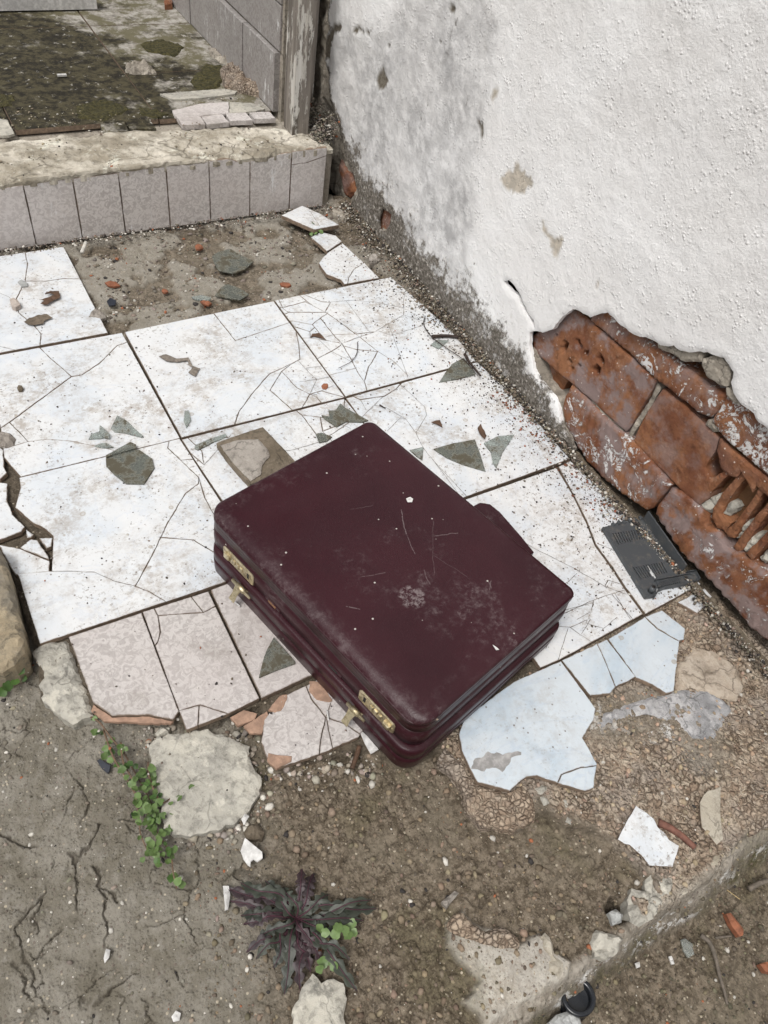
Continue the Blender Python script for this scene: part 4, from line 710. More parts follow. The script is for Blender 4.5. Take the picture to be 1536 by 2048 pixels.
# rough cement core at the broken left end, with a brick corner in it
rock('cement_core', [(-2.05, -.02), (-1.40, -.02), (-1.40, 1.0), (-2.05, 1.0)], WL, -.022, .06, MORTAR, wall, step=.008, hf=.016, hfq=22, edge=.004, smooth=False)
rock('brick', WT([(370, 890), (400, 930), (440, 980), (460, 1070), (430, 1105), (395, 1090), (380, 1010), (365, 940)], -.02), WL, -.012, .03, BRICK, wall, edge=.006, hf=.006)
rock('brick', WT([(560, 1150), (650, 1170), (660, 1290), (550, 1280)], -.02), WL, -.017, .003, BRICK, wall, edge=.002, hf=.003)
def ribs(per, amp, ph=0., lo=0., slant=0.):
    def f(X, Y, S): return amp * np.abs(np.sin(PI * (X + slant * Y) / per + ph)) * (lo + (1 - lo) * sstep(-.3, .3, fbm(X, Y, 14, 3, 5)))
    return f
def holes_h(X, Y, S):
    h = X * 0
    for p in BH: h = np.minimum(h, -.014 * sstep(-.001, .002, sdf(p, X, Y) + .003 * fbm(X, Y, 110, 3, 3)))
    return h
BH = [WC(p, -.013) for p in ([(335, 420), (355, 385), (372, 395), (360, 440), (340, 455)], [(425, 375), (437, 380), (450, 415), (440, 425), (428, 400)], [(462, 455), (485, 440), (480, 465), (465, 470)], [(542, 480), (560, 465), (578, 500), (570, 525), (548, 500)], [(520, 545), (540, 522), (555, 540), (548, 572), (525, 570)], [(655, 560), (662, 550), (662, 568)], [(385, 535), (405, 530), (405, 550), (388, 555)], [(300, 345), (312, 342), (310, 356)], [(372, 480), (392, 500), (395, 520), (380, 505)], [(432, 515), (448, 515), (445, 530), (433, 528)])]
def brick(p, h, mat, **kw):
    h -= .006
    kw['edge'] = kw.get('edge', .010) * .45; kw.setdefault('hf', .0028); kw.setdefault('step', .0034); kw.setdefault('rsub', (.005, .0011)); return rock('brick', WC(p, h), WL, h, .07, mat, wall, hfq=34, smooth=True, **kw)
brick([(188, 440), (175, 350), (250, 300), (330, 230), (415, 185), (500, 255), (700, 435), (892, 605), (850, 680), (790, 780), (742, 868), (712, 900), (650, 850), (600, 800), (520, 722), (400, 625), (290, 530)], -.013, BRICKF, hfun=holes_h, holes=[BH[k] for k in (0, 1, 2, 3, 4)])
brick([(510, 262), (540, 200), (640, 195), (800, 330), (1000, 490), (1200, 640), (1296, 690), (1262, 760), (1200, 822), (1120, 790), (1040, 720), (900, 610), (700, 420)], -.012, mat_brick('spattered_roll_brick', .56, .8), hfun=ribs(.0105, .0030, lo=.3), edge=.016)
brick([(1298, 690), (1380, 720), (1440, 760), (1536, 850), (1750, 1040), (1800, 1400), (1680, 1260), (1536, 1160), (1420, 1060), (1290, 950), (1225, 870), (1210, 830)], -.012, BRICKW, hfun=ribs(.0085, .0024, lo=.3), edge=.012)
brick([(928, 655), (1050, 745), (1180, 870), (1250, 935), (1230, 1010), (1170, 1100), (1195, 1165), (1225, 1165), (1190, 1280), (1130, 1325), (1060, 1260), (980, 1180), (860, 1060), (757, 955), (790, 880), (850, 770)], -.016, BRICK, edge=.006)
brick([(340, 770), (365, 700), (400, 632), (470, 690), (560, 780), (740, 945), (860, 1070), (975, 1203), (930, 1260), (865, 1340), (830, 1352), (700, 1260), (590, 1170), (500, 1080), (430, 970), (380, 880)], -.010, mat_brick('streaked_skirting_brick', .54, 1.), hfun=ribs(.0150, .0034, lo=.2, slant=.2), edge=.014)
brick([(975, 1222), (1030, 1240), (1110, 1300), (1160, 1370), (1180, 1430), (1250, 1480), (1290, 1560), (1370, 1600), (1440, 1650), (1536, 1720), (1800, 1900), (1900, 2300), (1536, 2110), (1420, 2010), (1280, 1840), (1150, 1700), (1040, 1600), (960, 1480), (885, 1370), (900, 1320)], -.012, mat_brick('glazed_pinkish_brick', .60, 1.4), hfun=ribs(.021, .0042, lo=.2, slant=-.2), edge=.014)
brick([(200, 470), (215, 445), (390, 600), (335, 700), (290, 690), (225, 620)], -.032, BRICK, edge=.006)
# broken-open hollow brick: back of the cells, webs, mortar plugs
rock('brick_web_back', WC([(1120, 900), (1250, 900), (1450, 1080), (1560, 1160), (1900, 1400), (1900, 1900), (1560, 1700), (1440, 1640), (1370, 1600), (1250, 1500), (1150, 1400), (1130, 1300)], -.05), WL, -.052, .03, INBRICK, wall, step=.008, hf=.012, hfq=18, edge=.004)
for q in ([(1255, 940), (1330, 1010), (1420, 1080), (1536, 1170), (1700, 1300), (1700, 1420), (1600, 1330), (1500, 1250), (1460, 1210), (1440, 1250), (1400, 1170), (1375, 1130), (1345, 1165), (1300, 1150), (1255, 1110), (1250, 1060), (1235, 1010)],):
    rock('brick_shell', WC(q, -.018), WL, -.018, .008, mat_brick('pale_orange_shell', .8, .15), wall, step=.005, hf=.003, edge=.003, rsub=(.005, .002))
for q in ([(1375, 1140), (1340, 1170), (1270, 1250), (1215, 1340), (1205, 1395), (1240, 1450), (1285, 1470), (1320, 1425), (1290, 1395), (1265, 1370), (1280, 1330), (1340, 1240), (1400, 1165)], [(1280, 1470), (1345, 1420), (1440, 1290), (1480, 1225), (1510, 1240), (1470, 1310), (1370, 1460), (1340, 1510), (1300, 1500)], [(1330, 1560), (1380, 1490), (1450, 1400), (1536, 1300), (1560, 1330), (1440, 1490), (1385, 1580), (1350, 1590)], [(1400, 1600), (1500, 1500), (1600, 1400), (1630, 1430), (1520, 1540), (1440, 1640)], [(1170, 1200), (1240, 1150), (1300, 1110), (1320, 1130), (1260, 1190), (1200, 1250)]):
    rock('brick_web', WC(q, -.022), WL, -.022, .030, mat_brick('orange_web', .82, .1) if q[0][0] == 1375 else bpy.data.materials['orange_web'], wall, step=.005, hf=.003, edge=.003, rsub=(.005, .002))
for q in ([(1150, 1310), (1180, 1280), (1260, 1255), (1270, 1300), (1215, 1370), (1160, 1370)], [(1262, 1350), (1290, 1300), (1340, 1310), (1355, 1340), (1310, 1385), (1270, 1380)], [(1300, 1450), (1360, 1405), (1430, 1410), (1430, 1450), (1370, 1510), (1320, 1510)], [(1385, 1530), (1430, 1480), (1490, 1490), (1480, 1560), (1420, 1600), (1385, 1570)], [(1480, 1620), (1530, 1570), (1600, 1560), (1590, 1640), (1500, 1660)]):
    rock('mortar_plug', WC(q, -.03), WL, -.028, .03, LIME, wall, step=.005, hf=.010, hfq=70, edge=.008, rsub=(.005, .003))
for q, h in (([(895, 620), (920, 650), (840, 790), (740, 940), (725, 915), (780, 830), (860, 700)], -.024), ([(1160, 480), (1240, 455), (1300, 510), (1318, 570), (1300, 640), (1260, 640), (1180, 590), (1150, 520)], -.009), ([(900, 380), (970, 400), (1060, 430), (1170, 440), (1150, 500), (1060, 500), (980, 455), (900, 420)], -.009), ([(1190, 830), (1230, 830), (1250, 900), (1210, 900), (1170, 860)], -.02), ([(1290, 640), (1320, 660), (1370, 740), (1340, 740), (1290, 690)], -.012), ([(760, 950), (870, 1070), (975, 1200), (960, 1215), (850, 1090), (745, 965)], -.022), ([(520, 720), (600, 800), (700, 895), (730, 940), (640, 870), (540, 770)], -.02)):
    rock('mortar', WC(q, h), WL, h, .05, MORTAR, wall, step=.005, hf=.004, hfq=60, edge=.003, rsub=(.004, .002))
rock('mortar', WC([(160, 420), (180, 440), (230, 620), (300, 700), (340, 700), (345, 860), (400, 960), (350, 930), (310, 800), (200, 640), (150, 500)], -.004), WL, -.006, .05, MORTAR, wall, step=.006, hf=.006, hfq=40, edge=.004)

# =================================================================== SUITCASE
case = empty('briefcase', (CC[0], CC[1], 0), CA, 'scuffed maroon leatherette briefcase with two brass combination locks lying on the tiles', 'briefcase')
def rr(hx, hy, r, n=10):
    o = []; k_ = r
    for sx, sy, a0, r in ((1, 1, 0, k_ * .6), (-1, 1, 90, k_), (-1, -1, 180, k_ * 1.1), (1, -1, 270, k_ * .5)):
        cx, cy = sx * (hx - r), sy * (hy - r)
        for i in range(n + 1): a = math.radians(a0 + 90 * i / n); o.append((cx + r * math.cos(a), cy + r * math.sin(a)))
    return o
def loft(name, prof, mat, R=.026, parent=case, worn=None, off=(0, 0), hx=CX, hy=CY, sub=4):
    V = []; F = []; wn = []; ring = None; n = len(rr(hx, hy, R)); k = 0
    for z, ins, *w_ in prof:
        r_ = max(R - ins, .003); pts = rr(hx - ins, hy - ins, r_)
        for j, (x, y) in enumerate(pts):
            fr_d = max(0, (-x - (CX - .020)) / .020) ** 1.6 * (.0085 if z > .118 else 0); V.append((x + off[0], y + off[1], z - fr_d + .0006 * math.sin(y * 23 + x * 11))); wn.append((w_[0] if w_ else 0) * (1 if x < -.14 else .2))
    for i in range(len(prof) - 1):
        for j in range(n): a = i * n + j; b = i * n + (j + 1) % n; F.append((a, b, b + n, a + n))
    F.append(tuple(range(n - 1, -1, -1))); F.append(tuple((len(prof) - 1) * n + j for j in range(n)))
    o = link(name, V, F, mat, parent, True, dict(worn=wn)); 
    for e in o.data.polygons[-2:]: e.use_smooth = False
    return o
loft('base_shell', [(-.006, .020), (-.010, .012), (-.008, .006), (.002, .001), (.022, .0), (.0295, .0), (.0305, .0022), (.0325, .0022), (.0335, .0002), (.046, .0), (.0545, .0008), (.0562, .004), (.0565, .012)], LEATHER, off=(-.0055, -.0055), hx=CX + .0005, hy=CY + .0010)
loft('gap_liner', [(.056, .007), (.061, .007)], DARKMET)  # near-black strip lining the gap between base and lid
loft('lid', [(.0595, .012), (.060, .004), (.0615, .0), (.076, -.0008), (.0935, .0), (.095, .003), (.0972, .003), (.0985, .0002), (.110, .0012), (.1165, .0012, .2), (.118, .0032, .2), (.1195, .0032, .2), (.121, .0, .4), (.1255, .0002, .8), (.1280, .0015, 1), (.1293, .0040, .9), (.1300, .009, .6), (.1300, .016, .5), (.1300, .023, .35), (.1300, .032, .1), (.1302, .05, 0), (.1302, .08, 0)], LEATHER)
for z, i_ in ((.0962, .0012), (.1188, .0012)):
    pts = rr(CX - i_, CY - i_, .026 - i_); V = []; F = []; n = len(pts)
    for j, (x, y) in enumerate(pts):
        a = Vector((pts[(j + 1) % n][0] - pts[j - 1][0], pts[(j + 1) % n][1] - pts[j - 1][1], 0)).normalized(); nn = Vector((a.y, -a.x, 0))
        for k in range(6): t = 2 * PI * k / 6; V.append(Vector((x, y, z)) + nn * math.cos(t) * .0013 + Vector((0, 0, 1)) * math.sin(t) * .0013)
    for j in range(n):
        for k in range(6): F.append((j * 6 + k, ((j + 1) % n) * 6 + k, ((j + 1) % n) * 6 + (k + 1) % 6, j * 6 + (k + 1) % 6))
    link('piping', V, F, LEATHER, case, True, dict(worn=np.full(len(V), .3)))
FW = Frame(CS.to(-CX, 0, 0), -CS.v, (0, 0, 1)); FLc = Frame((-CX, 0, 0), (0, -1, 0), (0, 0, 1))
def bfr(q): return FW.px(q, .0)
def lock(ax, bx, flip, c0):
    u0, v0 = bfr(ax); u1, v1 = bfr(bx); zc = .0735; hh = .0125; L = u1 - u0
    e = plate('lock_plate', [(u0 + .003, zc - hh), (u1 - .003, zc - hh), (u1, zc - hh + .003), (u1, zc + hh - .003), (u1 - .003, zc + hh), (u0 + .003, zc + hh), (u0, zc + hh - .003), (u0, zc - hh + .003)], FLc, .0022, .003, BRASS, case, bev=.0006)
    P_ = lambda t: u0 + L * (1 - t if flip else t)
    box('slide_button', (P_(.17), zc - .0005, .0022 + .002), (.012, .009, .006), BRASS, e, FLc, .0015)
    for t in (.38, .50, .62): box('dial', (P_(t), zc - .0005, .0022 + .0006), (.0055, .0085, .0026), BRASS, e, FLc, .0008)
    box('keyhole', (P_(.83), zc, .0022), (.0045, .012, .0006), DARKMET, e, FLc)
    for t in (.05, .95): box('rivet', (P_(t), zc, .0024), (.0018, .0018, .0008), BRASS, e, FLc, .0004)
lock((449, 1103), (508, 1183), False, 0); lock((719, 1388), (791, 1455), True, 0)
def hasp(a, b, tip):
    u0, v0 = bfr(a); u1, v1 = bfr(b); zc = .044
    h = empty('hasp', parent=case)
    V0 = FLc.to(u0, zc, .011); V1 = FLc.to(u1, zc, .011); tube('barrel', [V0, V0 * .75 + V1 * .25, V0 * .74 + V1 * .26, V0 * .34 + V1 * .66, V0 * .33 + V1 * .67, V1], [.0028, .003, .0042, .0042, .003, .002], BRASS, h, 10)
    um = u0 * .62 + u1 * .38
    pl = [(um - .008, 0), (um + .008, 0), (um + .006, .008), (um + .005, .016), (um + .0065, .027), (um - .0055, .027), (um - .005, .016), (um - .006, .008)]
    fr2 = Frame(FLc.to(0, zc, .011), FLc.u, (FLc.n * .55 + Vector((0, 0, -1)) * .84)); plate('tongue', pl, fr2, .001, .0018, BRASS, h, bev=.0004)
    box('mount', (u0 * .5 + u1 * .5, zc - .004, .005), (.018, .006, .007), BRASS, h, FLc, .0008)
hasp((477, 1163), (512, 1192), 0); hasp((704, 1405), (740, 1434), 0)
# handle mounts left without their handle
for q, m_ in (((546, 1205), RUST), ((668, 1335), DARKMET)):
    u0, v0 = bfr(q); box('handle_mount', (u0, .066, .0), (.034, .007, .0028), LEATHER, case, FLc, .001); box('handle_mount_pin', (u0, .066, .0018), (.017, .0035, .002), m_, case, FLc, .0006)
fl = [CS.px(q, .052) for q in ((950, 1010), (960, 1005), (980, 1008), (1000, 1024), (1042, 1072), (1068, 1104))]
fl = [(CX - .001, fl[0][1] + .003)] + [(max(a, CX + .0005), b) for a, b in fl] + [(CX - .001, fl[-1][1])]
plate('rear_flap', fl, Frame((0, 0, 0), (1, 0, 0), (0, 1, 0)), .0535, .020, LEATHER, case, bev=.002)
ch = rock('paint_chip', CS_ := [CS.px(q, CH) for q in ((812, 998), (820, 995), (826, 999), (824, 1005), (815, 1005))], CS, CH + .0022, .002, WHITEP, None, edge=.0006, hf=.0005, rsub=None); tag(ch, 'white paint chip lying on top of the maroon briefcase', 'debris')
ch = rock('paint_flake', [CS.px(q, CH) for q in ((985, 1290), (992, 1295), (998, 1300), (992, 1301))], CS, CH + .0018, .0015, WHITEP, None, edge=.0005, hf=.0003, rsub=None); tag(ch, 'tiny white paint flake on the briefcase lid near its right side', 'debris')
ws = plate('worn_corner', rough_poly([CS.px(q, .124) for q in ((842, 1432), (850, 1429), (872, 1431), (878, 1437), (862, 1441), (845, 1440))], .002, .0008), Frame((0, 0, 0), (1, 0, 0), (0, 1, 0)), .1225, .003, TANST, case)

# =================================================================== LOOSE PIECES
def shard(px, label, mat=GLASS, side=None, th=.003, z=None, tilt=(0, 0), name='glass_shard', cat='glass shard', lift=0., group=None, rough=None):
    zz = .0005 + th + lift if z is None else z
    p = PX(GR, px, zz); p = rough_poly(p, *rough) if rough else p
    o = plate(name, p, GR, zz, th, mat, None, bev=.0005, tilt=tilt, side=(CLAY if 'tile' in name else None)); c = (sum(a[0] for a in p) / len(p), sum(a[1] for a in p) / len(p), zz - th); recentre(o, c); return tag(o, label, cat, group)
c4 = lambda p: cr(0, 850, .3255, p); cl = lambda p: cr(0, 480, .23438, p); c2 = lambda p: cr(0, 400, .3906, p); c5 = lambda p: cr(540, 560, .23438, p); ct = lambda p: cr(500, 400, .4232, p); cc = lambda p: cr(420, 1050, .2604, p); c3 = lambda p: cr(850, 1150, .4466, p); cb = lambda p: cr(0, 1250, .4948, p); cz = lambda p: cr(1200, 1450, .2919, p)
shard(c4([(650, 195), (652, 250), (700, 300), (775, 358), (885, 360), (948, 262), (935, 205), (855, 150), (780, 158), (720, 165)]), 'grimy eight-sided glass piece, largest shard on the left tiles', GLASSD, .004)
shard(c4([(650, 185), (800, 102), (835, 118), (838, 140), (780, 156), (700, 178), (656, 196)]), 'dark grimy glass strip lying against the eight-sided glass piece', GLASSD, .004, lift=.004)
shard(cl([(945, 1600), (1000, 1495), (1080, 1540), (1150, 1610), (1220, 1670), (1210, 1680), (1060, 1640), (975, 1630)]), 'clear pointed glass shard above the eight-sided glass, largest of that little group', tilt=(.06, .02))
shard(cl([(755, 1695), (775, 1655), (850, 1630), (878, 1688)]), 'small clear glass shard, leftmost of the pair above the octagonal glass')
shard(cl([(850, 1575), (880, 1600), (940, 1660), (930, 1690), (885, 1680), (845, 1640)]), 'narrow clear glass shard, right one of the small leaning pair', tilt=(.1, 0), lift=.002)
shard(cl([(805, 1755), (870, 1730), (910, 1730), (970, 1765), (880, 1770)]), 'thin almond-shaped glass sliver just above the joint left of the octagonal glass')
shard(c2([(945, 1080), (965, 1075), (978, 1125), (955, 1165), (940, 1130)]), 'small glass sliver beside the tile joint left of the brown stone')
shard(c4([(1195, 140), (1215, 152), (1300, 108), (1395, 68), (1385, 52), (1290, 82), (1200, 122)]), 'long narrow glass strip at the top left corner of the brown stone')
shard(c5([(600, 1050), (640, 1085), (720, 1130), (840, 1195), (780, 1210), (650, 1205), (570, 1250), (470, 1185), (440, 1150), (510, 1165), (500, 1110), (560, 1110)]), 'dark star-shaped glass shard touching the far corner of the briefcase', GLASSD)
shard(c5([(390, 1310), (440, 1300), (530, 1335), (490, 1370), (420, 1385)]), 'small dark shard at the back edge of the briefcase, below the star-shaped one', GLASSD)
shard(ct([(868, 1175), (960, 1150), (1062, 1133), (1085, 1190), (1115, 1280), (1000, 1245), (930, 1215)]), 'broad triangular grimy glass shard right of the briefcase, near the wall', GLASSD, tilt=(.02, .03))
shard(ct([(1106, 1148), (1170, 1115), (1250, 1108), (1195, 1190), (1165, 1265), (1148, 1240), (1140, 1190)]), 'curved fang-shaped glass shard right beside the broad triangular shard', GLASS)
shard(ct([(755, 1180), (820, 1166), (815, 1226), (790, 1210)]), 'small triangular glass shard half hidden behind the briefcase edge')
shard(ct([(895, 858), (925, 810), (958, 770), (1010, 745), (1040, 785), (1065, 825), (980, 845)]), 'triangular glass shard leaning at the foot of the wall by the dark twigs', GLASSD, tilt=(.05, -.05))
shard(ct([(855, 682), (880, 660), (940, 662), (920, 680), (892, 702)]), 'small square glass shard under the brown stick near the wall')
shard(cc([(375, 1170), (395, 1090), (412, 1020), (440, 950), (490, 860), (560, 940), (650, 1040), (655, 1062), (520, 1110)]), 'dirty triangular glass shard on the beige tile beside the briefcase', GLASSD)
for q, lab in (([(1085, 290), (1120, 265), (1180, 250), (1240, 285), (1300, 310), (1250, 355), (1190, 372), (1120, 360), (1095, 320)], 'dark wet glass piece lying on the bare screed below the step'), ([(1100, 490), (1130, 450), (1160, 428), (1230, 450), (1275, 480), (1230, 508), (1160, 500)], 'grey glass piece on bare screed nearest the upper tile edge')):
    shard(c2(q), lab, GLASSD, .003, z=-.004, tilt=(random.uniform(-.03, .03), .02))
shard(c2([(980, 495), (1030, 485), (1080, 498), (1070, 512), (1000, 508)]), 'thin sliver of clear glass left of the grey glass piece on the screed', GLASS, .002, z=-.006)
shard(cl([(150, 355), (185, 335), (235, 365), (235, 390), (185, 395)]), 'small greenish stone chip on the crack of the upper left tile', GREYM, .005, name='stone_chip', cat='stone')
sg = [c3([(945, 1033), (1000, 1070), (1025, 1090), (1045, 1130), (1080, 1160), (1095, 1185), (1140, 1210), (1125, 1260), (1110, 1305), (1005, 1300), (965, 1250), (915, 1208), (895, 1205), (862, 1185), (900, 1110)])][0]
shard(sg, 'bright white broken tile piece lying loose near the slab edge', MARBLE, .009, z=-.004, tilt=(-.03, .02), name='tile_shard', cat='tile shard', rough=(.004, .001))
shard(cz([(685, 530), (710, 480), (740, 450), (790, 440), (828, 420), (825, 600), (835, 700), (845, 780), (800, 820), (770, 780), (740, 740), (700, 700), (690, 620)]), 'long beige broken tile piece half sunk in the tan mortar', mat_stone('beige_shard_glaze', (.40, .36, .29), (.47, .43, .36)), .008, z=-.006, name='tile_shard', cat='tile shard')
shard(cr(0, 1600, .4948, [(990, 155), (1060, 210), (1062, 235), (1040, 250), (1026, 240), (1014, 248), (1012, 268), (1002, 262), (985, 240), (972, 205)]), 'small white plastic piece with a notch lying on the dirt above the purple weed', WHITEP, .002, z=-.014, tilt=(.1, .12), name='plastic_piece', cat='debris')
shard(cc([(1135, 1555), (1210, 1620), (1297, 1722), (1235, 1760), (1190, 1680)]), 'white tile corner poking out from under the briefcase', WHITEP, .006, z=-.004, name='tile_shard', cat='tile shard')
shard([(x, y) for x, y in cr(0, 1250, .2686, [(722, 1010), (745, 998), (825, 1045), (815, 1085), (800, 1102), (760, 1070)])], 'small flat blue-black plastic piece left of the creeping green weed', BLUEB, .0015, z=-.022, tilt=(.05, .1), name='plastic_piece', cat='debris')
shard(cl([(910, 520), (940, 490), (990, 512), (985, 550), (930, 560)]), 'small blue-black plastic piece on the bare screed beside the upper left tile', BLUEB, .003, z=-.004, name='plastic_piece', cat='debris')
# brown stone (tile lying face down) and flat stones
def stone(px, label, z, th, mat, name='stone', cat='stone', **kw):
    kw.setdefault('step', .005); p = PX(GR, px, z); o = rock(name, p, GR, z, th, mat, None, **kw); c = (sum(a[0] for a in p) / len(p), sum(a[1] for a in p) / len(p), z - th); recentre(o, c); return tag(o, label, cat)
SG = (400, 820, .5078)
stone(cr(*SG, [(65, 128), (90, 118), (165, 92), (247, 65), (310, 130), (375, 200), (300, 250), (197, 290), (150, 240), (100, 180)]), 'flat brown slab of broken tile against the back edge of the briefcase', .014, .013, BROWNST, hf=.0015, edge=.0015, rsub=(.005, .001))
stone(cr(*SG, [(80, 135), (150, 115), (230, 110), (265, 150), (275, 175), (245, 215), (240, 250), (200, 275), (150, 225), (105, 170)]), 'pale cement crust stuck on top of the flat brown slab', .0185, .004, SCREED, 'cement_crust', 'cement', hf=.002, edge=.0025)
LS = stone(cb([(600, 500), (615, 470), (640, 445), (700, 440), (760, 428), (840, 420), (870, 440), (930, 450), (1010, 485), (1008, 530), (1025, 575), (1055, 610), (1050, 680), (1010, 745), (960, 790), (900, 820), (850, 830), (800, 840), (750, 850), (700, 845), (660, 818), (650, 760), (655, 720), (640, 660), (612, 600)]), 'large flat pale stone slab below the beige tiles, beside the creeping weed', -.014, .02, LIME, hf=.009, hfq=26, edge=.0025, rsub=(.005, .006))
stone(cb([(130, 100), (170, 70), (268, 50), (290, 110), (330, 220), (372, 330), (378, 360), (330, 372), (290, 392), (240, 360), (200, 320), (165, 290), (160, 250), (165, 180)]), 'knobbly pale mortar block at the left corner of the beige tiles', -.006, .03, LIME, 'mortar_block', 'rubble', hf=.014, hfq=30, edge=.006, rsub=(.005, .007))
stone(cr(0, 1600, .4948, [(1185, 905), (1180, 860), (1220, 760), (1265, 700), (1300, 740), (1350, 720), (1390, 740), (1405, 800), (1390, 880), (1400, 960), (1200, 960)]), 'pale broken stone at the bottom edge below the purple weed', -.012, .02, LIME, hf=.010, hfq=35, edge=.003, rsub=(.005, .006))
stone(c3([(90, 770), (150, 830), (200, 900), (240, 940), (370, 975), (450, 935), (490, 1000), (495, 1090), (400, 1145), (330, 1125), (260, 1130), (200, 1060), (180, 980), (130, 900), (60, 830)]), 'crumbling tan mortar ledge in front of the large pale blue tile', -.005, .02, TANST, 'mortar_ledge', 'rubble', hf=.009, hfq=60, edge=.003, rsub=(.005, .005))
stone(c3([(1130, 400), (1200, 320), (1290, 330), (1400, 400), (1430, 500), (1400, 560), (1300, 540), (1200, 500), (1125, 520)]), 'smooth tan cement patch right of the pale blue tiles', -.008, .01, mat_stone('tan_screed', (.36, .29, .22), (.46, .40, .33)), 'cement_patch', 'cement', hf=.006, hfq=10, edge=.005, rsub=(.006, .005))
stone(cr(850, 1150, .4466, [(1250, 500), (1380, 590), (1300, 740), (1200, 730), (1120, 650), (1000, 620), (880, 640), (790, 690), (760, 660), (800, 620), (960, 560), (1120, 520)]), 'grey cement smear with white paint right of the large pale blue tile', -.0105, .008, mat_stone('grey_smear', (.26, .26, .265), (.46, .45, .45), 60), 'cement_patch', 'cement', hf=.006, hfq=30, edge=.003, rsub=(.005, .006))
zq = lambda p: cr(860, 1500, .44, p)
stone(zq([(910, 660), (920, 625), (965, 640), (1000, 570), (1060, 560), (1120, 590), (1090, 660), (1060, 720), (1010, 770), (960, 800), (915, 790), (900, 740)]), 'crumbly pale mortar chunk with dark pores beside the hole in the slab', -.012, .03, LIME, 'mortar_chunk', 'rubble', hf=.016, hfq=45, edge=.004, rsub=(.005, .007))
stone(zq([(1130, 600), (1200, 545), (1260, 480), (1330, 420), (1400, 400), (1400, 440), (1330, 500), (1270, 560), (1200, 620), (1140, 660)]), 'long whitish mortar ridge along the broken slab edge at right', -.014, .03, CREAM, 'mortar_chunk', 'rubble', hf=.016, hfq=35, edge=.006, rsub=(.005, .007))
stone(zq([(735, 870), (760, 815), (830, 830), (880, 860), (860, 920), (790, 950), (750, 940)]), 'small porous pale lump on the slab edge below the dark hole', -.016, .03, LIME, 'mortar_chunk', 'rubble', hf=.016, hfq=50, edge=.005, rsub=(.005, .006))
stone(zq([(500, 850), (530, 825), (560, 880), (575, 930), (620, 960), (640, 1000), (590, 1030), (540, 1010), (545, 930)]), 'narrow whitish broken lump at the right end of the flat grey patch', -.014, .03, CREAM, 'mortar_chunk', 'rubble', hf=.014, hfq=40, edge=.005, rsub=(.005, .006))
stone(zq([(80, 790), (110, 745), (150, 740), (200, 790), (260, 820), (330, 800), (400, 850), (410, 900), (330, 900), (260, 880), (180, 860), (110, 830)]), 'crazed pinkish tan mortar rim along the top of the flat grey patch', -.013, .02, TANST, 'mortar_chunk', 'rubble', hf=.010, hfq=60, edge=.004, rsub=(.005, .006))
stone(zq([(1360, 230), (1420, 200), (1536, 190), (1600, 260), (1560, 330), (1480, 380), (1400, 330)]), 'rough tan lump with moss near the right edge of the slab', -.010, .03, TANST, 'mortar_chunk', 'rubble', hf=.014, hfq=45, edge=.006, rsub=(.005, .006))
for q_, l_ in (([(500, 210), (530, 200), (545, 240), (515, 255)], 'pale angular stone nearest the big blue tile in the gravel gap'), ([(590, 235), (615, 220), (640, 262), (600, 268)], 'upright pyramid-shaped pale stone in the gravel below the blue tile'), ([(465, 180), (520, 150), (545, 180), (500, 205)], 'pinkish flat stone tucked under the bite in the blue tile'), ([(690, 270), (735, 280), (730, 320), (690, 315)], 'tan square stone at the lower rim of the mortar, left of the white piece'), ([(625, 300), (650, 310), (645, 335), (618, 325)], 'small white stone below the mortar rim')):
    stone(zq(q_), l_, -.010, .012, TANST if 't' == l_[0] else LIME, hf=.008, hfq=60, edge=.003, step=.004, rsub=(.004, .003))
stone([(-60, 1070), (0, 1095), (14, 1130), (30, 1200), (45, 1262), (47, 1300), (25, 1322), (0, 1335), (-80, 1330)], 'rough stone block cut off by the left edge of the picture', .035, .07, mat_stone('ochre_block', (.20, .18, .145), (.34, .28, .19), 30), 'stone_block', 'rubble', hf=.012, hfq=30, edge=.010, rsub=(.006, .004))
for px, lab, mt in ((cb([(625, 430), (650, 405), (685, 405), (680, 430), (640, 445)]), 'small angular white stone wedged above the large flat slab', LIME), (cb([(985, 830), (1005, 800), (1040, 795), (1070, 830), (1060, 860), (1000, 860)]), 'brown earth clod beside the white plastic piece', BROWNST), (cr(760, 1600, .505, [(915, 440), (945, 425), (972, 450), (965, 480), (930, 492)]), 'pink-grey pebble sitting in the dark hole in the slab', GREYM), (cr(760, 1600, .505, [(250, 395), (300, 355), (315, 365), (270, 425)]), 'flat grey chip on the dirt right of the purple weed', SCREED), (cr(1200, 1450, .2919, [(780, 270), (860, 250), (930, 310), (1000, 380), (960, 395), (880, 380), (800, 370)]), 'dark stone with a white paint spot near the right edge', simple('dark_stone', (.05, .045, .04), .8)), (ct([(385, 35), (440, 25), (478, 70), (455, 88), (395, 60)]), 'grey rubble stone in the corner between step and wall', MORTAR), (ct([(560, 255), (600, 245), (618, 275), (570, 290)]), 'small grey stone at the wall foot near the leftover tiles', SCREED)):
    stone(px, lab, .004 if mt in (MORTAR, SCREED) and px[0][1] < 700 else -.014, .02, mt, hf=.006, hfq=60, edge=.007, step=.004)
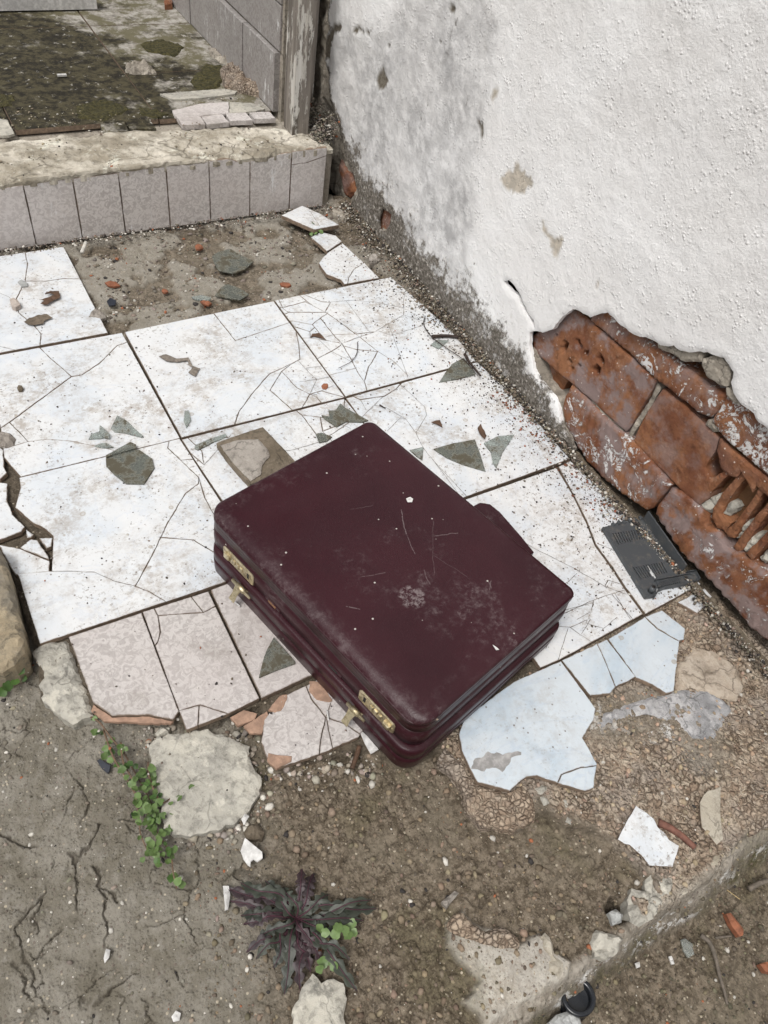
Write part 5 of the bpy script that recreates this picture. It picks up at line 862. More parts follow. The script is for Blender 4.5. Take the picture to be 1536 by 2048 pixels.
# small chips
def chip(px, lab, mat, z=-.004, th=.006, name='chip', cat='debris', **kw): return stone(px, lab, z, th, mat, name, cat, hf=.002, edge=.002, step=.004, rsub=(.004, .001), **kw)
def quad(cx, cy, a, b, rot=0, n=6):
    o = []
    for i in range(n): t = 2 * PI * i / n; x = a * math.cos(t) * random.uniform(.8, 1.1); y = b * math.sin(t) * random.uniform(.8, 1.1); o.append((cx + x * math.cos(rot) - y * math.sin(rot), cy + x * math.sin(rot) + y * math.cos(rot)))
    return o
for (x, y, a, b, lab, z) in ((224, 566, 15, 6, 'largest orange brick chip on the screed beside the upper left tile', -.004), (397, 492, 9, 6, 'orange brick chip on bare screed nearest below the step', -.006), (571, 567, 13, 5, 'orange brick chip on the screed under the leftover tiles', -.006), (412, 603, 11, 5, 'orange brick chip beside the thin sliver of glass', -.006), (344, 430, 4, 4, 'tiny orange chip stuck at the foot of the step tiles', .004), (650, 771, 8, 7, 'orange chip on the cracked tile beside the middle joint', .004), (329, 580, 7, 4, 'small orange chip in the crumbs of the bare screed', -.006)):
    chip(quad(x, y, a, b, .2), lab, CHIPO, z)
chip(cz([(870, 1290), (900, 1285), (990, 1400), (985, 1440), (960, 1445), (900, 1360)]), 'long orange brick sliver on the dark ground right of the slab', CHIPO, -.072, .012)
chip(cz([(1100, 1635), (1160, 1620), (1190, 1700), (1140, 1690)]), 'orange brick chip cut off by the right edge, lower ground', CHIPO, -.074, .012)
chip(cz([(590, 1460), (640, 1500), (650, 1570), (610, 1595), (575, 1540), (560, 1470)]), 'rounded clear glass lens half buried in the lower ground', GLASS, -.078, .005)
for q, lab in (((40, 774, 7, 6), 'small brown cube-like pebble on the left tile'), ((20, 700, 0, 0), ''),):
    if q[2]: chip(quad(*q), lab, BROWNST, .008, .007)
ww = [(1000, 1690, 5, 6, 'shell-like white flake')]; 
for px, lab, z in ((cz([(475, 1585), (495, 1580), (515, 1635), (495, 1640)]), 'curved white paint flake on the lower ground below the slab edge', -.076), (cz([(245, 1630), (275, 1620), (280, 1655), (255, 1665)]), 'square white flake on the lower ground, nearest the slab edge', -.076), (cz([(680, 1255), (705, 1250), (708, 1278), (688, 1282)]), 'white flake on the lower ground left of the orange sliver', -.076), (cz([(395, 1385), (425, 1362), (435, 1385), (420, 1405)]), 'white flake lying right under the slab edge', -.07), (cr(0, 1600, .4948, [(418, 640), (428, 600), (445, 605), (440, 635), (422, 658)]), 'larger white flake in the crack of the lower left concrete', -.022), (cr(0, 1600, .4948, [(692, 875), (710, 850), (730, 860), (725, 890), (700, 896)]), 'white shell-like flake at the bottom edge left of the pale stone', -.022), (cr(0, 1600, .4948, [(900, 345), (925, 345), (930, 380), (922, 440), (908, 445), (905, 390)]), 'long cream flake under the left leaves of the purple weed', -.018), (cr(0, 1600, .4948, [(975, 75), (990, 52), (1008, 62), (985, 100)]), 'white flake standing by the lower right rim of the flat pale slab', -.014)):
    chip(px, lab, WHITEP, z, .004)
# cigarette butt, twigs, sticks
a, b = g2(163, 502, .004), g2(172, 485, .004); tag(tube('cigarette_butt', [(*a, .0), (*b, .004)], .0042, mat_stone('butt_paper', (.6, .57, .5), (.68, .65, .6)), None, 10), 'off-white cigarette butt at the foot of the step tiles', 'cigarette butt')
def twig(px, r, lab, mat=DARKTW, z=.004, zs=None, tap=.6, name='twig', cat='twig'):
    pts = [Vector((*g2(x, y, (zs[i] if zs else z)), (zs[i] if zs else z))) for i, (x, y) in enumerate(px)]; o = tube(name, curve3(pts, 6), r, mat, None, 7, tap); return tag(o, lab, cat)
twig(ct([(828, 550), (822, 590), (858, 645), (930, 700), (1010, 755), (1060, 810)]), .0012, 'long thin dark curved twig at the foot of the wall', z=.006)
twig(ct([(860, 645), (930, 642), (985, 648)]), .004, 'short thick dark brown stick lying across the twig by the wall', z=.006, tap=.8)
twig(ct([(1015, 728), (1040, 770), (1090, 830)]), .0035, 'dark rusty stick leaning on the wall behind the triangular glass', z=.012)
twig(c5([(748, 530), (742, 620), (700, 690), (630, 730), (585, 752)]), .0009, 'thin dark hair-like twig on the most cracked tile')
twig(c5([(935, 1065), (960, 1080), (985, 1095)]), .0016, 'tiny dark twig crumb on the tile above the briefcase')
twig(cc([(1150, 1700), (1120, 1790), (1092, 1870)]), .0038, 'splintered brown wood stick in the gap below the briefcase', DRY, z=-.010, tap=.9)
twig(cz([(690, 1440), (750, 1490), (790, 1590), (820, 1720), (850, 1820), (872, 1915)]), .0035, 'long grey twig on the lower ground right of the slab', TWIG, z=-.074, tap=.45)
twig(cz([(1020, 1125), (1090, 1085), (1160, 1065)]), .004, 'grey stick at the right edge on the lower ground', TWIG, z=-.07, tap=.8)
twig(cz([(790, 1458), (900, 1445)]), .0018, 'short thin grey twig below the orange brick sliver', TWIG, z=-.076)
twig(cz([(870, 1130), (960, 1195)]), .0008, 'thin straw-coloured grass stalk on the lower ground', simple('straw', (.42, .32, .16), .7), z=-.074)
twig(cz([(400, 670), (470, 700), (560, 760), (650, 840)]), .006, 'reddish rotten stick beside the white tile piece', simple('red_stick', (.19, .085, .06), .8, 120), z=-.010, tap=.7)
twig(cb([(1322, 345), (1328, 385)]), .0016, 'small white matchstick-like sliver on the broken beige tile', WHITEP, z=.004)
twig(cr(420, 1050, .2604, [(155, 580), (190, 590), (230, 625)]), .002, 'white paint sliver under the left hasp of the briefcase', WHITEP, z=.004)
# dry leaves, droppings, snail shell
def curl(px, lab, mat, z=.003, name='dry_leaf', cat='dry leaf', amp=.004):
    p = PX(GR, px, z); o = rock(name, p, GR, z + .0015, .0012, mat, None, step=.004, hf=amp, hfq=60, edge=.0005, rsub=(.004, .002)); return tag(o, lab, cat)
curl(cl([(385, 465), (430, 435), (505, 440), (512, 495), (460, 515), (400, 555), (345, 545), (380, 520), (340, 510), (420, 490), (465, 470), (430, 458)]), 'curled dark brown dry leaf on the upper left tile, upper of the two', DRY, .005)
curl(cl([(205, 700), (250, 665), (330, 645), (400, 632), (450, 665), (380, 690), (370, 715), (290, 730), (240, 722)]), 'flat brown-grey dry leaf on the upper left tile, lower of the two', mat_stone('leaf_grey', (.10, .08, .06), (.2, .16, .12)), .004)
curl(c2([(812, 800), (850, 792), (905, 815), (965, 808), (985, 850), (1025, 862), (1000, 905), (965, 885), (985, 860), (965, 845), (960, 825), (905, 832), (850, 825)]), 'grey twisted droppings trailing across the middle tile', DROP, .003, 'droppings', 'droppings')
curl(c5([(1375, 1215), (1410, 1200), (1450, 1195), (1470, 1260), (1430, 1235)]), 'dark brown scrap on the tile right above the briefcase', DRY, .003, 'debris_scrap', 'debris')
curl(c5([(345, 490), (360, 462), (420, 452), (475, 510), (380, 482)]), 'dark flake filling a missing corner in the most cracked tile', DRY, .003, 'debris_scrap', 'debris', .001)
curl(ct([(1075, 1080), (1090, 1060), (1118, 1115), (1108, 1130), (1085, 1105)]), 'small dry brown leaf above the fang-shaped glass shard', DRY)
chip(cl([(80, 500), (110, 485), (150, 505), (172, 545), (130, 570), (95, 555)]), 'pale empty snail shell on the crack of the upper left tile', mat_stone('shell', (.45, .38, .33), (.6, .56, .52)), .012, .011, 'snail_shell', 'shell')
# droplet of mud heaps and crumbs
for q, lab, mt, z in ((cr(0, 850, .3255, [(-10, 30), (60, 40), (95, 70), (80, 110), (30, 125), (-20, 110)]), 'dark flaky crumb heap at the left picture edge', SCREED, .008), (cl([(770, 600), (820, 575), (880, 600), (900, 640), (840, 655), (755, 635)]), 'grey crumb heap on the right edge of the upper left tile', SCREED, .005), (c3([(1300, 60), (1330, 95), (1300, 130), (1270, 110)]), 'dirt clod beside the small tile at the wall', BROWNST, 0.)):
    stone(q, lab, z, .012, mt, 'crumb_heap', 'rubble', hf=.008, hfq=90, edge=.006, step=.004)

# grey plastic vent cover
vc = empty('vent_cover', (*g2(1300, 1120), 0), label='broken dark grey plastic vent cover with slots lying at the foot of the bricks', cat='vent cover')
vc.location = (0, 0, 0); V7 = lambda p, h=0.: PX(GR, cr(1150, 980, .1953, p), h)
sl = []
for i in range(13): sl.append(V7([(382 + i * 27, 440 - i * 4), (393 + i * 27, 438 - i * 4), (455 + i * 24, 556 - i * 6), (444 + i * 24, 558 - i * 6)], .006))
for i in range(12):
    if i != 6: sl.append(V7([(592 + i * 26, 792 - i * 5), (604 + i * 26, 790 - i * 5), (684 + i * 24, 910 - i * 6), (672 + i * 24, 912 - i * 6)], .006))
sl.append(V7([(735, 765), (757, 760), (845, 890), (818, 905)], .006))
rock('vent_panel', V7([(285, 380), (400, 350), (430, 330), (520, 330), (690, 275), (1110, 850), (850, 920), (830, 1060), (725, 1098)], .006), GR, .006, .003, PLASTIC, vc, step=.012, hf=0, edge=.0005, rsub=None, holes=sl)
def wallbar(a, b, z0, z1, t, name, parent, mat=PLASTIC, fa=None):
    """thin upright strip between two ground points"""
    a = Vector(a); b = Vector(b); d = (b - a).normalized(); n_ = Vector((-d.y, d.x)) * t / 2
    pl = [a - n_, b - n_, b + n_, a + n_]; return plate(name, [tuple(q) for q in pl], GR, z1, z1 - z0, mat, parent, bev=.0004)
A_, B_ = V7([(700, 300)], .006)[0], V7([(1085, 850)], .006)[0]
wallbar(A_, B_, .003, .030, .0025, 'side_wall', vc)
wallbar(V7([(283, 385)], .006)[0], V7([(722, 1100)], .006)[0], .001, .009, .002, 'rim', vc)
wallbar(V7([(722, 1100)], .006)[0], V7([(820, 1085)], .006)[0], .001, .010, .002, 'rim', vc)
P3 = [V7([q], .012)[0] for q in ((820, 1088), (865, 1010), (930, 985), (1160, 945), (1285, 905), (1240, 815), (1150, 830))]
for a, b in zip(P3[:-1], P3[1:]): wallbar(a, b, .002, .012, .0016, 'rim', vc)
P4 = [V7([q], .012)[0] for q in ((825, 915), (1180, 850), (1230, 870))]
for a, b in zip(P4[:-1], P4[1:]): wallbar(a, b, .002, .013, .0016, 'inner_wall', vc)
plate('flange', [V7([q], .008)[0] for q in ((830, 920), (1235, 830), (1280, 900), (1160, 940), (930, 980), (865, 1005))], GR, .008, .003, PLASTIC, vc)
for i in range(12):
    a = V7([(860 + i * 20, 985 - i * 5)], .014)[0]; b = V7([(900 + i * 20, 915 - i * 4)], .014)[0]; wallbar(a, b, .008, .0125, .0016, 'louvre', vc)
px_ = V7([(775, 1035)], .006)[0]; tube('screw_post', [(*px_, .004), (*px_, .018)], .0055, PLASTIC, vc, 16); tube('screw_hole', [(*px_, .0175), (*px_, .0184)], .003, DARKMET, vc, 10)
for i in range(6): q = V7([(400 + i * 55, 345 - i * 12)], .008)[0]; plate('broken_tab', [(q[0] - .004, q[1] - .003), (q[0] + .005, q[1] - .002), (q[0] + .003, q[1] + .005), (q[0] - .002, q[1] + .004)], GR, .007 + .002 * (i % 2), .004, PLASTIC, vc)

# black plastic bottle neck and fluted glass at the bottom edge
bo = empty('bottle', (0, 0, 0), label='black plastic bottle neck half buried under the slab edge at the bottom', cat='bottle')
q = Vector((*g2(1155, 1990, -.055), -.055)); ax = Vector((.35, -.55, -.35)).normalized()
ax = Vector((.10, -.28, -.95)).normalized(); pass
ax = Vector((.05, -.10, -1)).normalized(); up_ = -ax; q = Vector((*g2(1157, 1992, -.052), -.052))
def lathe(name, prof, mat, parent, n=36):
    e1 = ax.cross(Vector((0, 1, 0))).normalized(); e2 = ax.cross(e1); V = []; F = []
    for r_, h_ in prof:
        for k in range(n): t = 2 * PI * k / n; V.append(q + e1 * math.cos(t) * r_ + e2 * math.sin(t) * r_ + ax * h_)
    for i in range(len(prof) - 1):
        for k in range(n): a = i * n + k; b = i * n + (k + 1) % n; F.append((a, b, b + n, a + n))
    return link(name, V, F, mat, parent, True)
lathe('bottle_neck', [(.0150, .030), (.0150, .004), (.0155, .001), (.0175, 0), (.0205, .0), (.0215, .0008), (.0218, .003), (.0218, .010), (.0200, .0105), (.0200, .013), (.0212, .014), (.022, .04), (.023, .09)], BLACKP, bo); lathe('bottle_inside', [(.0150, .012), (.010, .013), (.0001, .013)], BLACKP, bo)

fg = rock('glass_shard', PX(GR, cr(760, 1600, .505, [(670, 880), (700, 850), (740, 838), (790, 850), (800, 890), (780, 930), (690, 930)]), -.06), GR, -.058, .012, GREYM, None, step=.003, hf=0, edge=.004, hfun=lambda X, Y, S: .0025 * np.abs(np.sin(X * 700)) * np.abs(np.sin(Y * 700)), rsub=None); tag(fg, 'grey diamond-patterned glass piece at the bottom edge beside the black bottle', 'glass shard')

# =================================================================== GRAVEL AND CRUMBS (uncountable)
ICO = None
def icos():
    t = (1 + 5 ** .5) / 2; v = np.array([(-1, t, 0), (1, t, 0), (-1, -t, 0), (1, -t, 0), (0, -1, t), (0, 1, t), (0, -1, -t), (0, 1, -t), (t, 0, -1), (t, 0, 1), (-t, 0, -1), (-t, 0, 1)], float); v /= np.linalg.norm(v[0])
    f = np.array([(0, 11, 5), (0, 5, 1), (0, 1, 7), (0, 7, 10), (0, 10, 11), (1, 5, 9), (5, 11, 4), (11, 10, 2), (10, 7, 6), (7, 1, 8), (3, 9, 4), (3, 4, 2), (3, 2, 6), (3, 6, 8), (3, 8, 9), (4, 9, 5), (2, 4, 11), (6, 2, 10), (8, 6, 7), (9, 8, 1)]); return v, f
IV, IF = icos()
def scatter(name, X, Y, Z, R, C, label, cat, flat=.6):
    n = len(X); v = IV[None] * rng.uniform(.62, 1.15, (n, 12, 1)); s = rng.uniform(.6, 1.3, (n, 1, 3)); s[:, :, 2] *= flat; v = v * s; a = rng.uniform(0, 2 * PI, n); ca, sa = np.cos(a)[:, None], np.sin(a)[:, None]
    x = v[..., 0] * ca - v[..., 1] * sa; y = v[..., 0] * sa + v[..., 1] * ca; v = np.stack([x, y, v[..., 2]], -1) * R[:, None, None] + np.stack([X, Y, Z], -1)[:, None, :]
    f = (IF[None] + (np.arange(n) * 12)[:, None, None]).reshape(-1, 3); me = bpy.data.meshes.new(name); V_ = v.reshape(-1, 3)
    me.vertices.add(len(V_)); me.vertices.foreach_set('co', V_.astype(np.float32).ravel()); me.loops.add(f.size); me.loops.foreach_set('vertex_index', f.astype(np.int32).ravel()); me.polygons.add(len(f)); me.polygons.foreach_set('loop_start', np.arange(0, f.size, 3, dtype=np.int32)); me.polygons.foreach_set('loop_total', np.full(len(f), 3, np.int32))
    col = np.concatenate([np.repeat(C, 12, 0), np.ones((n * 12, 1))], 1); at = me.attributes.new('col', 'FLOAT_COLOR', 'POINT'); at.data.foreach_set('color', col.astype(np.float32).ravel()); me.materials.append(VCOL); me.update(calc_edges=True)
    o = bpy.data.objects.new(name, me); COL.objects.link(o); struct(o, 'stuff'); return tag(o, label, cat)
def cols(n, base, var=.35, white=0., orange=0., dark=0.):
    c = np.array(base)[None] * rng.uniform(1 - var, 1 + var, (n, 1)) * rng.uniform(.93, 1.07, (n, 3)); u = rng.uniform(0, 1, n)
    c[u < white] = np.array((.66, .63, .57)) * rng.uniform(.75, 1.1, (int((u < white).sum()), 1)); k = (u >= white) & (u < white + orange); c[k] = np.array((.36, .13, .06)); k = (u >= white + orange) & (u < white + orange + dark); c[k] = (.035, .03, .028); return np.clip(c, 0, .8)
def ok_ground(x, y): return sdf(FRP, x, y) < -.002
def radii(n, a, b, p=3.): return a + (b - a) * rng.uniform(0, 1, n) ** p
def pts_box(n, x0, x1, y0, y1): return rng.uniform(x0, x1, n), rng.uniform(y0, y1, n)
TILES = [[tuple(v.co.xy) for v in []]]
# loose dirt in front
x, y = pts_box(15000, -.05, .85, -.03, .62); k = ok_ground(x, y) & ((x - .09 - .35 * (y - .25)) > -.03 + rng.normal(0, .02, 15000)); x, y = x[k], y[k]; R = radii(len(x), .0006, .0055, 6); H = ground_fields(x, y)[0]
scatter('gravel', x, y, H + R * .2, R, cols(len(x), (.21, .165, .115), .45, .035, .01, .05), 'fine brown gravel and grit over the bare earth below the briefcase', 'gravel')
x, y = pts_box(4200, -.4, .35, -.1, .75); k = ok_ground(x, y) & ((x - .09 - .35 * (y - .25)) < 0.02); x, y = x[k], y[k]; R = radii(len(x), .0006, .0042, 5); H = ground_fields(x, y)[0]
scatter('grit', x, y, H + R * .1, R, cols(len(x), (.24, .21, .165), .4, .25, .015, .12), 'pale grit set in the cracked grey concrete at lower left', 'grit')
x, y = pts_box(8000, .15, 1.05, -.42, -.04); R = radii(8000, .0009, .0045, 4); H = ground_fields(x, y)[0]
scatter('gravel', x, y, H + R * .1, R, cols(len(x), (.15, .125, .085), .45, .04, .01, .04), 'dark gravel over the lower ground right of the slab', 'gravel')
# tan mortar crumbs
x, y = pts_box(3200, .35, 1.0, -.03, .34); k = (sdf(TANP, x, y) > -.01) & (x < XW - .01); x, y = x[k], y[k]; R = radii(len(x), .0010, .0050, 4.0); H = ground_fields(x, y)[0]; k = H > -.03; x, y, R, H = x[k], y[k], R[k], H[k]
kk = np.ones(len(x), bool)
for o in bpy.data.objects:
    if o.name.startswith('tile') and o.type == 'MESH' and o.data.materials[0] in (BLUET,):
        vs_ = [(v.co.x, v.co.y) for v in o.data.vertices]; n_ = len(vs_) // 3; kk &= sdf(vs_[:n_], x, y) < 0
x, y, R, H = x[kk], y[kk], R[kk], H[kk]
scatter('crumbs', x, y, H + R * .05, R, cols(len(x), (.40, .31, .225), .3, .05, .01, .02), 'tan mortar crumbs along the broken slab right of the briefcase', 'crumbs', .75)
# wall-foot debris lying over the tiles
t = rng.uniform(0, 1, 9000) ** .9; yy = .10 + t * 1.54; off = np.abs(rng.normal(0, 1, 9000)) ** 1.4 * (.006 + .015 * sstep(.7, 1.6, yy)) * (.5 + 1.1 * np.clip(.5 + fbm(yy, yy * 0 + 3, 9, 3, 8), 0, 1)); xx = XW - off; R = radii(9000, .0008, .0042, 4); zz = np.clip(.012 + .012 * sstep(.5, 1.5, yy) - off * .55, .0006, None) * rng.uniform(.2, 1, 9000)
scatter('rubble', xx, yy, zz, R, cols(9000, (.20, .165, .125), .5, .15, .012, .16), 'crumbled plaster and dirt banked along the foot of the wall', 'rubble', .8)
# thin ramp of earth under that debris
nu, nv = 300, 8; V = []; F = []
for i in range(nu + 1):
    y0 = .02 + 1.64 * i / nu; wd = .005 + .016 * float(sstep(.7, 1.6, np.array(y0))) + .010 * float(fbm(np.array([y0]), np.array([3.]), 16, 4, 3)[0]); wd = max(wd, .004); hh = .006 + .014 * float(sstep(.5, 1.6, np.array(y0))) + .006 * float(fbm(np.array([y0]), np.array([7.]), 25, 3, 3)[0])
    for j in range(nv + 1): tt = j / nv; V.append((XW + .012 - (wd + .012) * tt, y0, -.001 + hh * (1 - tt) ** 1.5 + .0025 * float(fbm(np.array([y0 * 1.]), np.array([tt * .06]), 90, 2, 5)[0])))
for i in range(nu):
    for j in range(nv): a = i * (nv + 1) + j; F.append((a, a + 1, a + nv + 2, a + nv + 1))
er = link('earth_bank', V, F, GROUND, None, True, dict(dirt=np.ones(len(V)), pit=np.full(len(V), .25))); struct(er, 'structure')
# brick dust and crumbs near the broken bricks, grit on tiles, screed bed, step foot
x = rng.normal(0, .028, 500); yb = rng.uniform(.45, .88, 500); xb = XW - .012 - np.abs(x); R = radii(500, .0008, .004, 4)
scatter('brick_crumbs', xb, yb, np.full(500, .0012), R, cols(500, (.24, .09, .05), .4, .12, 0, .1), 'orange brick crumbs on the tiles under the broken bricks', 'crumbs')
x, y = pts_box(3600, -.1, .95, .30, 1.62); R = radii(3600, .0004, .0024, 5); scatter('grit', x, y, R * .2 + .0004, R, cols(3600, (.16, .13, .10), .5, .12, .03, .25), 'dark and pale grit sprinkled over the white tiles', 'grit', .7)
SCP = PX(GR, [(130, 495), (655, 400), (700, 430), (640, 520), (770, 550), (550, 600), (218, 662)], -.01)
x, y = pts_box(6000, .1, .98, 1.28, 1.68); n_ = fbm(x, y, 14, 4, 55); k = (sdf(SCP, x, y) > .002) & (n_ > .03 + .0 * x) ; x, y = x[k], y[k]; R = radii(len(x), .0008, .0052, 4); H = ground_fields(x, y)[0]
scatter('rubble', x, y, H + R * .2, R, cols(len(x), (.19, .155, .12), .5, .14, .04, .1), 'dark grit and plaster crumbs on the bare screed below the step', 'rubble')
x, y = pts_box(1800, -.1, .93, 1.635, 1.668); R = radii(1800, .0008, .0042, 3); H = ground_fields(x, y)[0]; scatter('grit', x, y, np.maximum(H, -.002) + .002, R, cols(1800, (.17, .14, .11), .5, .2, .02, .1), 'dirt and crumbs along the foot of the tiled step', 'grit')
x, y = pts_box(2200, -.2, .93, 1.68, 2.0); R = radii(2200, .0008, .0038, 4); n_ = fbm(x, y, 9, 4, 60); k = n_ > -.05; x, y, R = x[k], y[k], R[k]; scatter('grit', x, y, np.full(len(x), ZS + .004), R, cols(len(x), (.26, .22, .16), .5, .18, .01, .15), 'crumbs and dirt on the lip and threshold of the step', 'grit')
x, y = pts_box(2500, .885, .955, 1.69, 1.86); R = radii(2500, .0012, .006, 3); scatter('rubble', x, y, ZS - .004 + .06 * (x - .885) / .07 * rng.uniform(0, 1, 2500), R, cols(2500, (.20, .175, .14), .4, .08, .01, .1), 'heaped crumbled mortar behind the door post', 'rubble')
q = [g2(1200 + 90 * i, 1090 + 60 * i, .007) for i in range(2)]
a_, b_ = V7([(700, 330)], .006)[0], V7([(1000, 780)], .006)[0]; t = rng.uniform(0, 1, 170); x = a_[0] + (b_[0] - a_[0]) * t + rng.normal(0, .006, 170) - .006; y = a_[1] + (b_[1] - a_[1]) * t + rng.normal(0, .006, 170) - .003; scatter('grit', x, y, np.full(170, .0072), radii(170, .0005, .0016, 3), cols(170, (.35, .3, .25), .4, .5, .02, .1), 'white grit collected inside the grey vent cover', 'grit')

# grit thickening towards the wall, rubble round the big flat stone and on the bare screed
n_ = 6500; x = XW - .015 - rng.exponential(.075, n_); y = rng.uniform(.32, 1.5, n_); k = x > .62; x, y = x[k], y[k]; R = radii(len(x), .0004, .0026, 5); scatter('grit', x, y, R * .2 + .0006, R, cols(len(x), (.15, .12, .095), .5, .10, .02, .3), 'fine dark grit thickening on the white tiles towards the wall', 'grit', .7)
q = [g2(*p_, -.02) for p_ in ((318, 1458), (345, 1470), (300, 1475), (480, 1470), (510, 1500), (540, 1545), (600, 1545), (650, 1535), (700, 1525), (455, 1655), (490, 1640), (520, 1600), (740, 1540), (380, 1662))]
c_ = np.array(q)[rng.randint(0, len(q), 420)]; x = c_[:, 0] + rng.normal(0, .012, 420); y = c_[:, 1] + rng.normal(0, .010, 420); R = radii(420, .0012, .0068, 2.5); H = ground_fields(x, y)[0]
scatter('rubble', x, y, H + R * .3, R, cols(420, (.33, .29, .24), .4, .25, .02, .06), 'broken mortar bits round the flat stone and under the beige tiles', 'rubble', .7)
x, y = pts_box(900, .1, .95, 1.28, 1.66); k = sdf(SCP, x, y) > .01; x, y = x[k], y[k]; R = radii(len(x), .0015, .0085, 3.5); H = ground_fields(x, y)[0]
scatter('rubble', x, y, H + R * .15, R, cols(len(x), (.23, .20, .165), .45, .06, .015, .12), 'flat broken screed bits scattered below the step', 'rubble', .45)

# =================================================================== PLANTS
def round_leaf(seed):
    r = random.Random(seed); n = 14; V = [(0, 0, 0)]; F = []
    for i in range(n): a = 2 * PI * i / n; rad = (1 + .10 * math.cos(a * 5 + seed) + r.uniform(-.05, .05)) * (1 - .35 * max(0, math.cos(a - PI)) ** 6); V.append((rad * math.cos(a) * 1.05, rad * math.sin(a) * .92, .22 * abs(math.sin(a)) ** 1.3 - .12 * max(0, math.cos(a))))
    for i in range(n): a = 2 * PI * i / n; V.append((.55 * math.cos(a), .5 * math.sin(a), .05 * abs(math.sin(a)) + r.uniform(-.03, .03)))
    for i in range(n): j = (i + 1) % n; F.append((1 + i, 1 + j, 1 + n + j, 1 + n + i)); F.append((1 + n + i, 1 + n + j, 0))
    me = bpy.data.meshes.new('leaf'); me.from_pydata(V, [], F); me.polygons.foreach_set('use_smooth', [True] * len(F)); return me
RL = [round_leaf(s) for s in range(5)]; RLD = [m_.copy() for m_ in RL]
for m_ in RL: m_.materials.append(LEAF)
for m_ in RLD: m_.materials.append(LEAFD)
def leaf(pos, size, parent, meshes, tilt=.5, rz=None):
    o = bpy.data.objects.new('leaf', random.choice(meshes)); COL.objects.link(o); o.parent = parent; o.location = Vector(pos) - parent.location; o.scale = (size, size, size)
    o.rotation_euler = (random.uniform(-tilt, tilt), random.uniform(-tilt, tilt), random.uniform(0, 6.28) if rz is None else rz); return o
def P3d(x, y, z): a = g2(x, y, z); return Vector((a[0], a[1], z))
cw = empty('creeping_weed', P3d(285, 1560, -.03), label='green creeping weed with small round leaves growing from under the beige tiles', cat='weed'); cwl = cw.location.copy()
STE = [cb([(365, 375), (405, 400), (450, 460), (500, 520), (540, 590), (590, 680), (640, 780)]), cb([(420, 430), (460, 540), (510, 620), (555, 700), (600, 770), (640, 850), (690, 930), (700, 1000), (715, 1070)]), cb([(600, 560), (605, 620), (650, 720), (700, 700), (780, 670)]), cb([(490, 480), (500, 560), (540, 640), (560, 760), (570, 850), (600, 920)])]
for s in STE:
    pts = [P3d(x, y, -.024 + .010 * math.sin(i * 1.1) + .006) - cwl for i, (x, y) in enumerate(s)]; tube('stem', curve3([p + Vector((0, 0, .004)) for p in pts], 5), .0014, STEM, cw, 5, .6)
LP = []
def zz_(): return random.uniform(-.024, -.006)
for s, dens, w_ in ((STE[0], 2.0, 22), (STE[1], 2.6, 22), (STE[2], 2.4, 16), (STE[3], 2.6, 18)):
    for (x0, y0), (x1, y1) in zip(s[:-1], s[1:]):
        L = math.hypot(x1 - x0, y1 - y0)
        for k in range(max(2, int(L / 26 * dens))): t = random.random(); LP.append((x0 + (x1 - x0) * t + random.uniform(-w_, w_) * .62, y0 + (y1 - y0) * t + random.uniform(-w_, w_) * .62, random.uniform(.0035, .0062)))
for i in range(62): a = random.uniform(0, 1); cx = cb([(590 + 60 * a, 600 + 330 * a)])[0]; LP.append((cx[0] + random.gauss(0, 15), cx[1] + random.gauss(0, 20), random.uniform(.003, .0058)))
for x, y, s in LP[:290]: leaf(P3d(x, y, zz_() + (.008 if y > 1500 else 0)), s, cw, RL if random.random() < .75 else RLD, .75)
sw_ = empty('sprout', P3d(25, 1345, -.03), label='small green sprout at the left picture edge below the stone block', cat='weed')
for x, y in ((25, 1330), (8, 1348), (40, 1342), (50, 1325), (30, 1365), (14, 1372), (46, 1355), (4, 1385), (22, 1318), (36, 1352)): leaf(P3d(x, y, random.uniform(-.02, 0)), random.uniform(.006, .009), sw_, RLD)
sw2 = empty('sprout', P3d(630, 462, 0), label='tiny green sprout in the gap between the two leftover tiles by the wall', cat='weed')
for x, y in cr(500, 400, .4232, [(300, 110), (315, 100), (325, 120), (305, 130), (322, 140), (335, 150), (298, 150), (312, 158), (328, 132), (290, 160)]): leaf(P3d(x, y, random.uniform(.0, .014)), random.uniform(.0045, .007), sw2, RL)
tube('stem', [P3d(632, 466, 0) - sw2.location, P3d(632, 452, .012) - sw2.location], .001, STEM, sw2, 5)
def lobed(path, wd, mat, parent, name='leaf', seed=0):
    r = random.Random(seed); n = 26; pts = curve3(path, 10); n = len(pts); V = []; F = []
    for i, p in enumerate(pts):
        t = i / (n - 1); d = (pts[min(i + 1, n - 1)] - pts[max(i - 1, 0)]).normalized(); s = d.cross(Vector((0, 0, 1))).normalized(); env = math.sin(PI * min(1, t * .93 + .07)) ** .6 * (.35 + .65 * t) * (1 if t < .93 else (1 - t) / .07 * .8 + .2)
        lob = .28 + .72 * abs(math.sin(t * PI * 6.3 + .4 + r.uniform(-.25, .25))) ** .9
        w_ = wd * env * lob; w2 = wd * env * (.28 + .72 * abs(math.sin(t * PI * 6.3 + .9 + r.uniform(-.25, .25))) ** .9); ru = wd * .35
        V += [p + s * w_ + Vector((0, 0, r.uniform(-.1, .5) * ru)) - d * w_ * .35, p + s * w_ * .5 + Vector((0, 0, .10 * wd)), p - Vector((0, 0, .0006)), p - s * w2 * .5 + Vector((0, 0, .10 * wd)), p - s * w2 + Vector((0, 0, r.uniform(-.1, .5) * ru)) - d * w2 * .35]
    for i in range(n - 1):
        for k in range(4): a = i * 5 + k; F.append((a, a + 1, a + 6, a + 5))
    o = link(name, V, F, mat, parent, True); tube('midrib', [p + Vector((0, 0, .0008)) for p in pts], .0011, RIB, o, 5, .3); return o
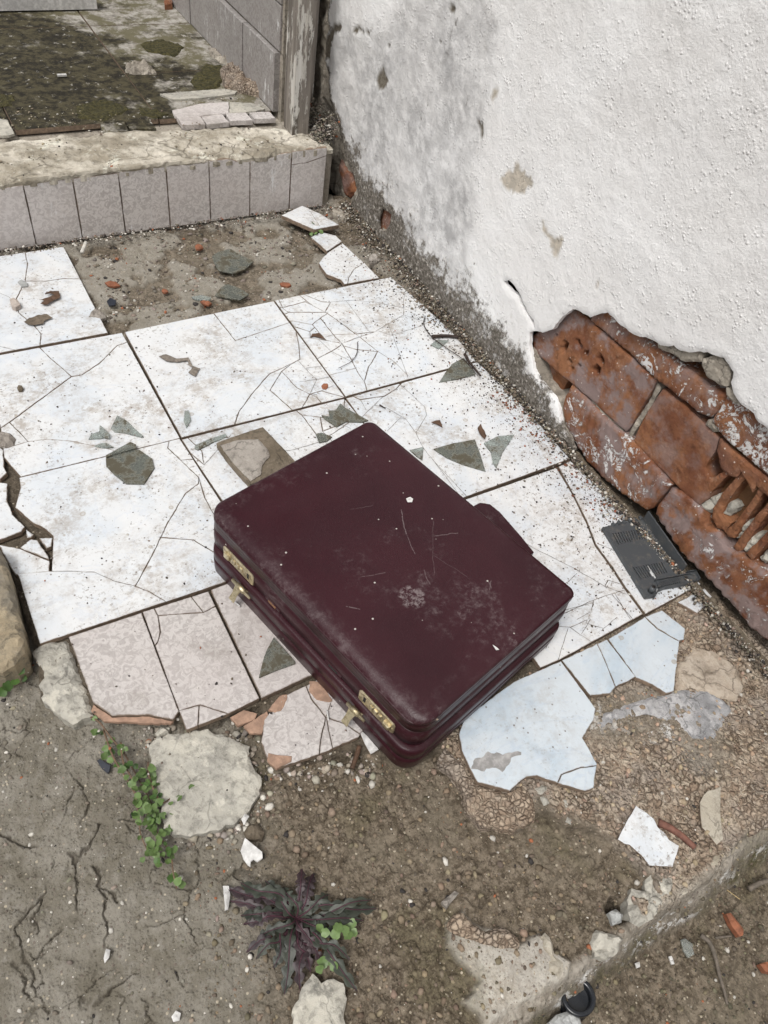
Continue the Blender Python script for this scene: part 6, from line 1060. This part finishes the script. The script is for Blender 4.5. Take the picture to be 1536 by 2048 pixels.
c0 = P3d(592, 1838, -.026); pw = empty('purple_weed', c0, label='flat purple-leaved rosette weed with magenta stalks growing in the dirt', cat='weed')
ends = [(445, 1772, 0), (452, 1800, 0), (480, 1765, 1), (520, 1748, 1), (606, 1722, 0), (628, 1745, 0), (770, 1815, 1), (745, 1800, 1), (735, 1842, 1), (706, 1925, 1), (716, 1985, 1), (655, 1950, 0), (636, 1910, 0), (565, 2012, 1), (600, 1985, 0), (538, 1955, 1), (505, 1925, 1), (482, 1912, 0), (470, 1850, 0), (560, 1760, 1), (670, 1780, 1), (498, 1885, 1), (625, 1960, 0), (575, 1930, 0), (455, 1830, 1), (690, 1880, 1)]
for i, (x, y, g) in enumerate(ends):
    e = (P3d(x, y, random.uniform(-.022, -.008)) - c0) * random.uniform(.8, 1.0); m1 = e * .35 + Vector((0, 0, random.uniform(.008, .018))) + Vector((random.uniform(-.010, .010), random.uniform(-.010, .010), 0)); m2 = e * .7 + Vector((0, 0, random.uniform(.006, .014)))
    lobed([Vector((0, 0, .002)), m1, m2, e], random.uniform(.0085, .0125), LEAFG if g else LEAFP, pw, seed=i)
cg = empty('green_seedling', P3d(685, 1855, -.02), label='bright green round-leaved seedling beside the purple weed', cat='weed')
for x, y in ((665, 1850), (684, 1842), (702, 1848), (690, 1862), (672, 1868), (650, 1865), (708, 1865), (640, 1857), (655, 1922), (668, 1932), (645, 1925), (640, 1938), (697, 1872), (676, 1856)): leaf(P3d(x, y, random.uniform(-.014, .004)), random.uniform(.0048, .0075), cg, RL, .6)

# things of one kind carry one group phrase
GROUPS = {'glass_shard': 'broken glass shards scattered over the floor', 'tile_shard': 'loose broken tile pieces', 'chip': 'small coloured chips and flakes', 'twig': 'twigs and sticks', 'dry_leaf': 'dry leaves on the tiles', 'mortar_chunk': 'mortar chunks along the slab', 'cement_lump': 'cement lumps on the porch floor', 'stone': 'loose stones', 'plastic_piece': 'small plastic pieces', 'sprout': 'small green sprouts', 'debris_scrap': 'dark scraps on the tiles', 'cement_patch': 'cement patches beside the blue tiles', 'crumb_heap': 'crumb heaps'}
for o in list(COL.objects):
    g = GROUPS.get(o.name.split('.')[0])
    if g and o.parent is None and 'label' in o: o['group'] = g
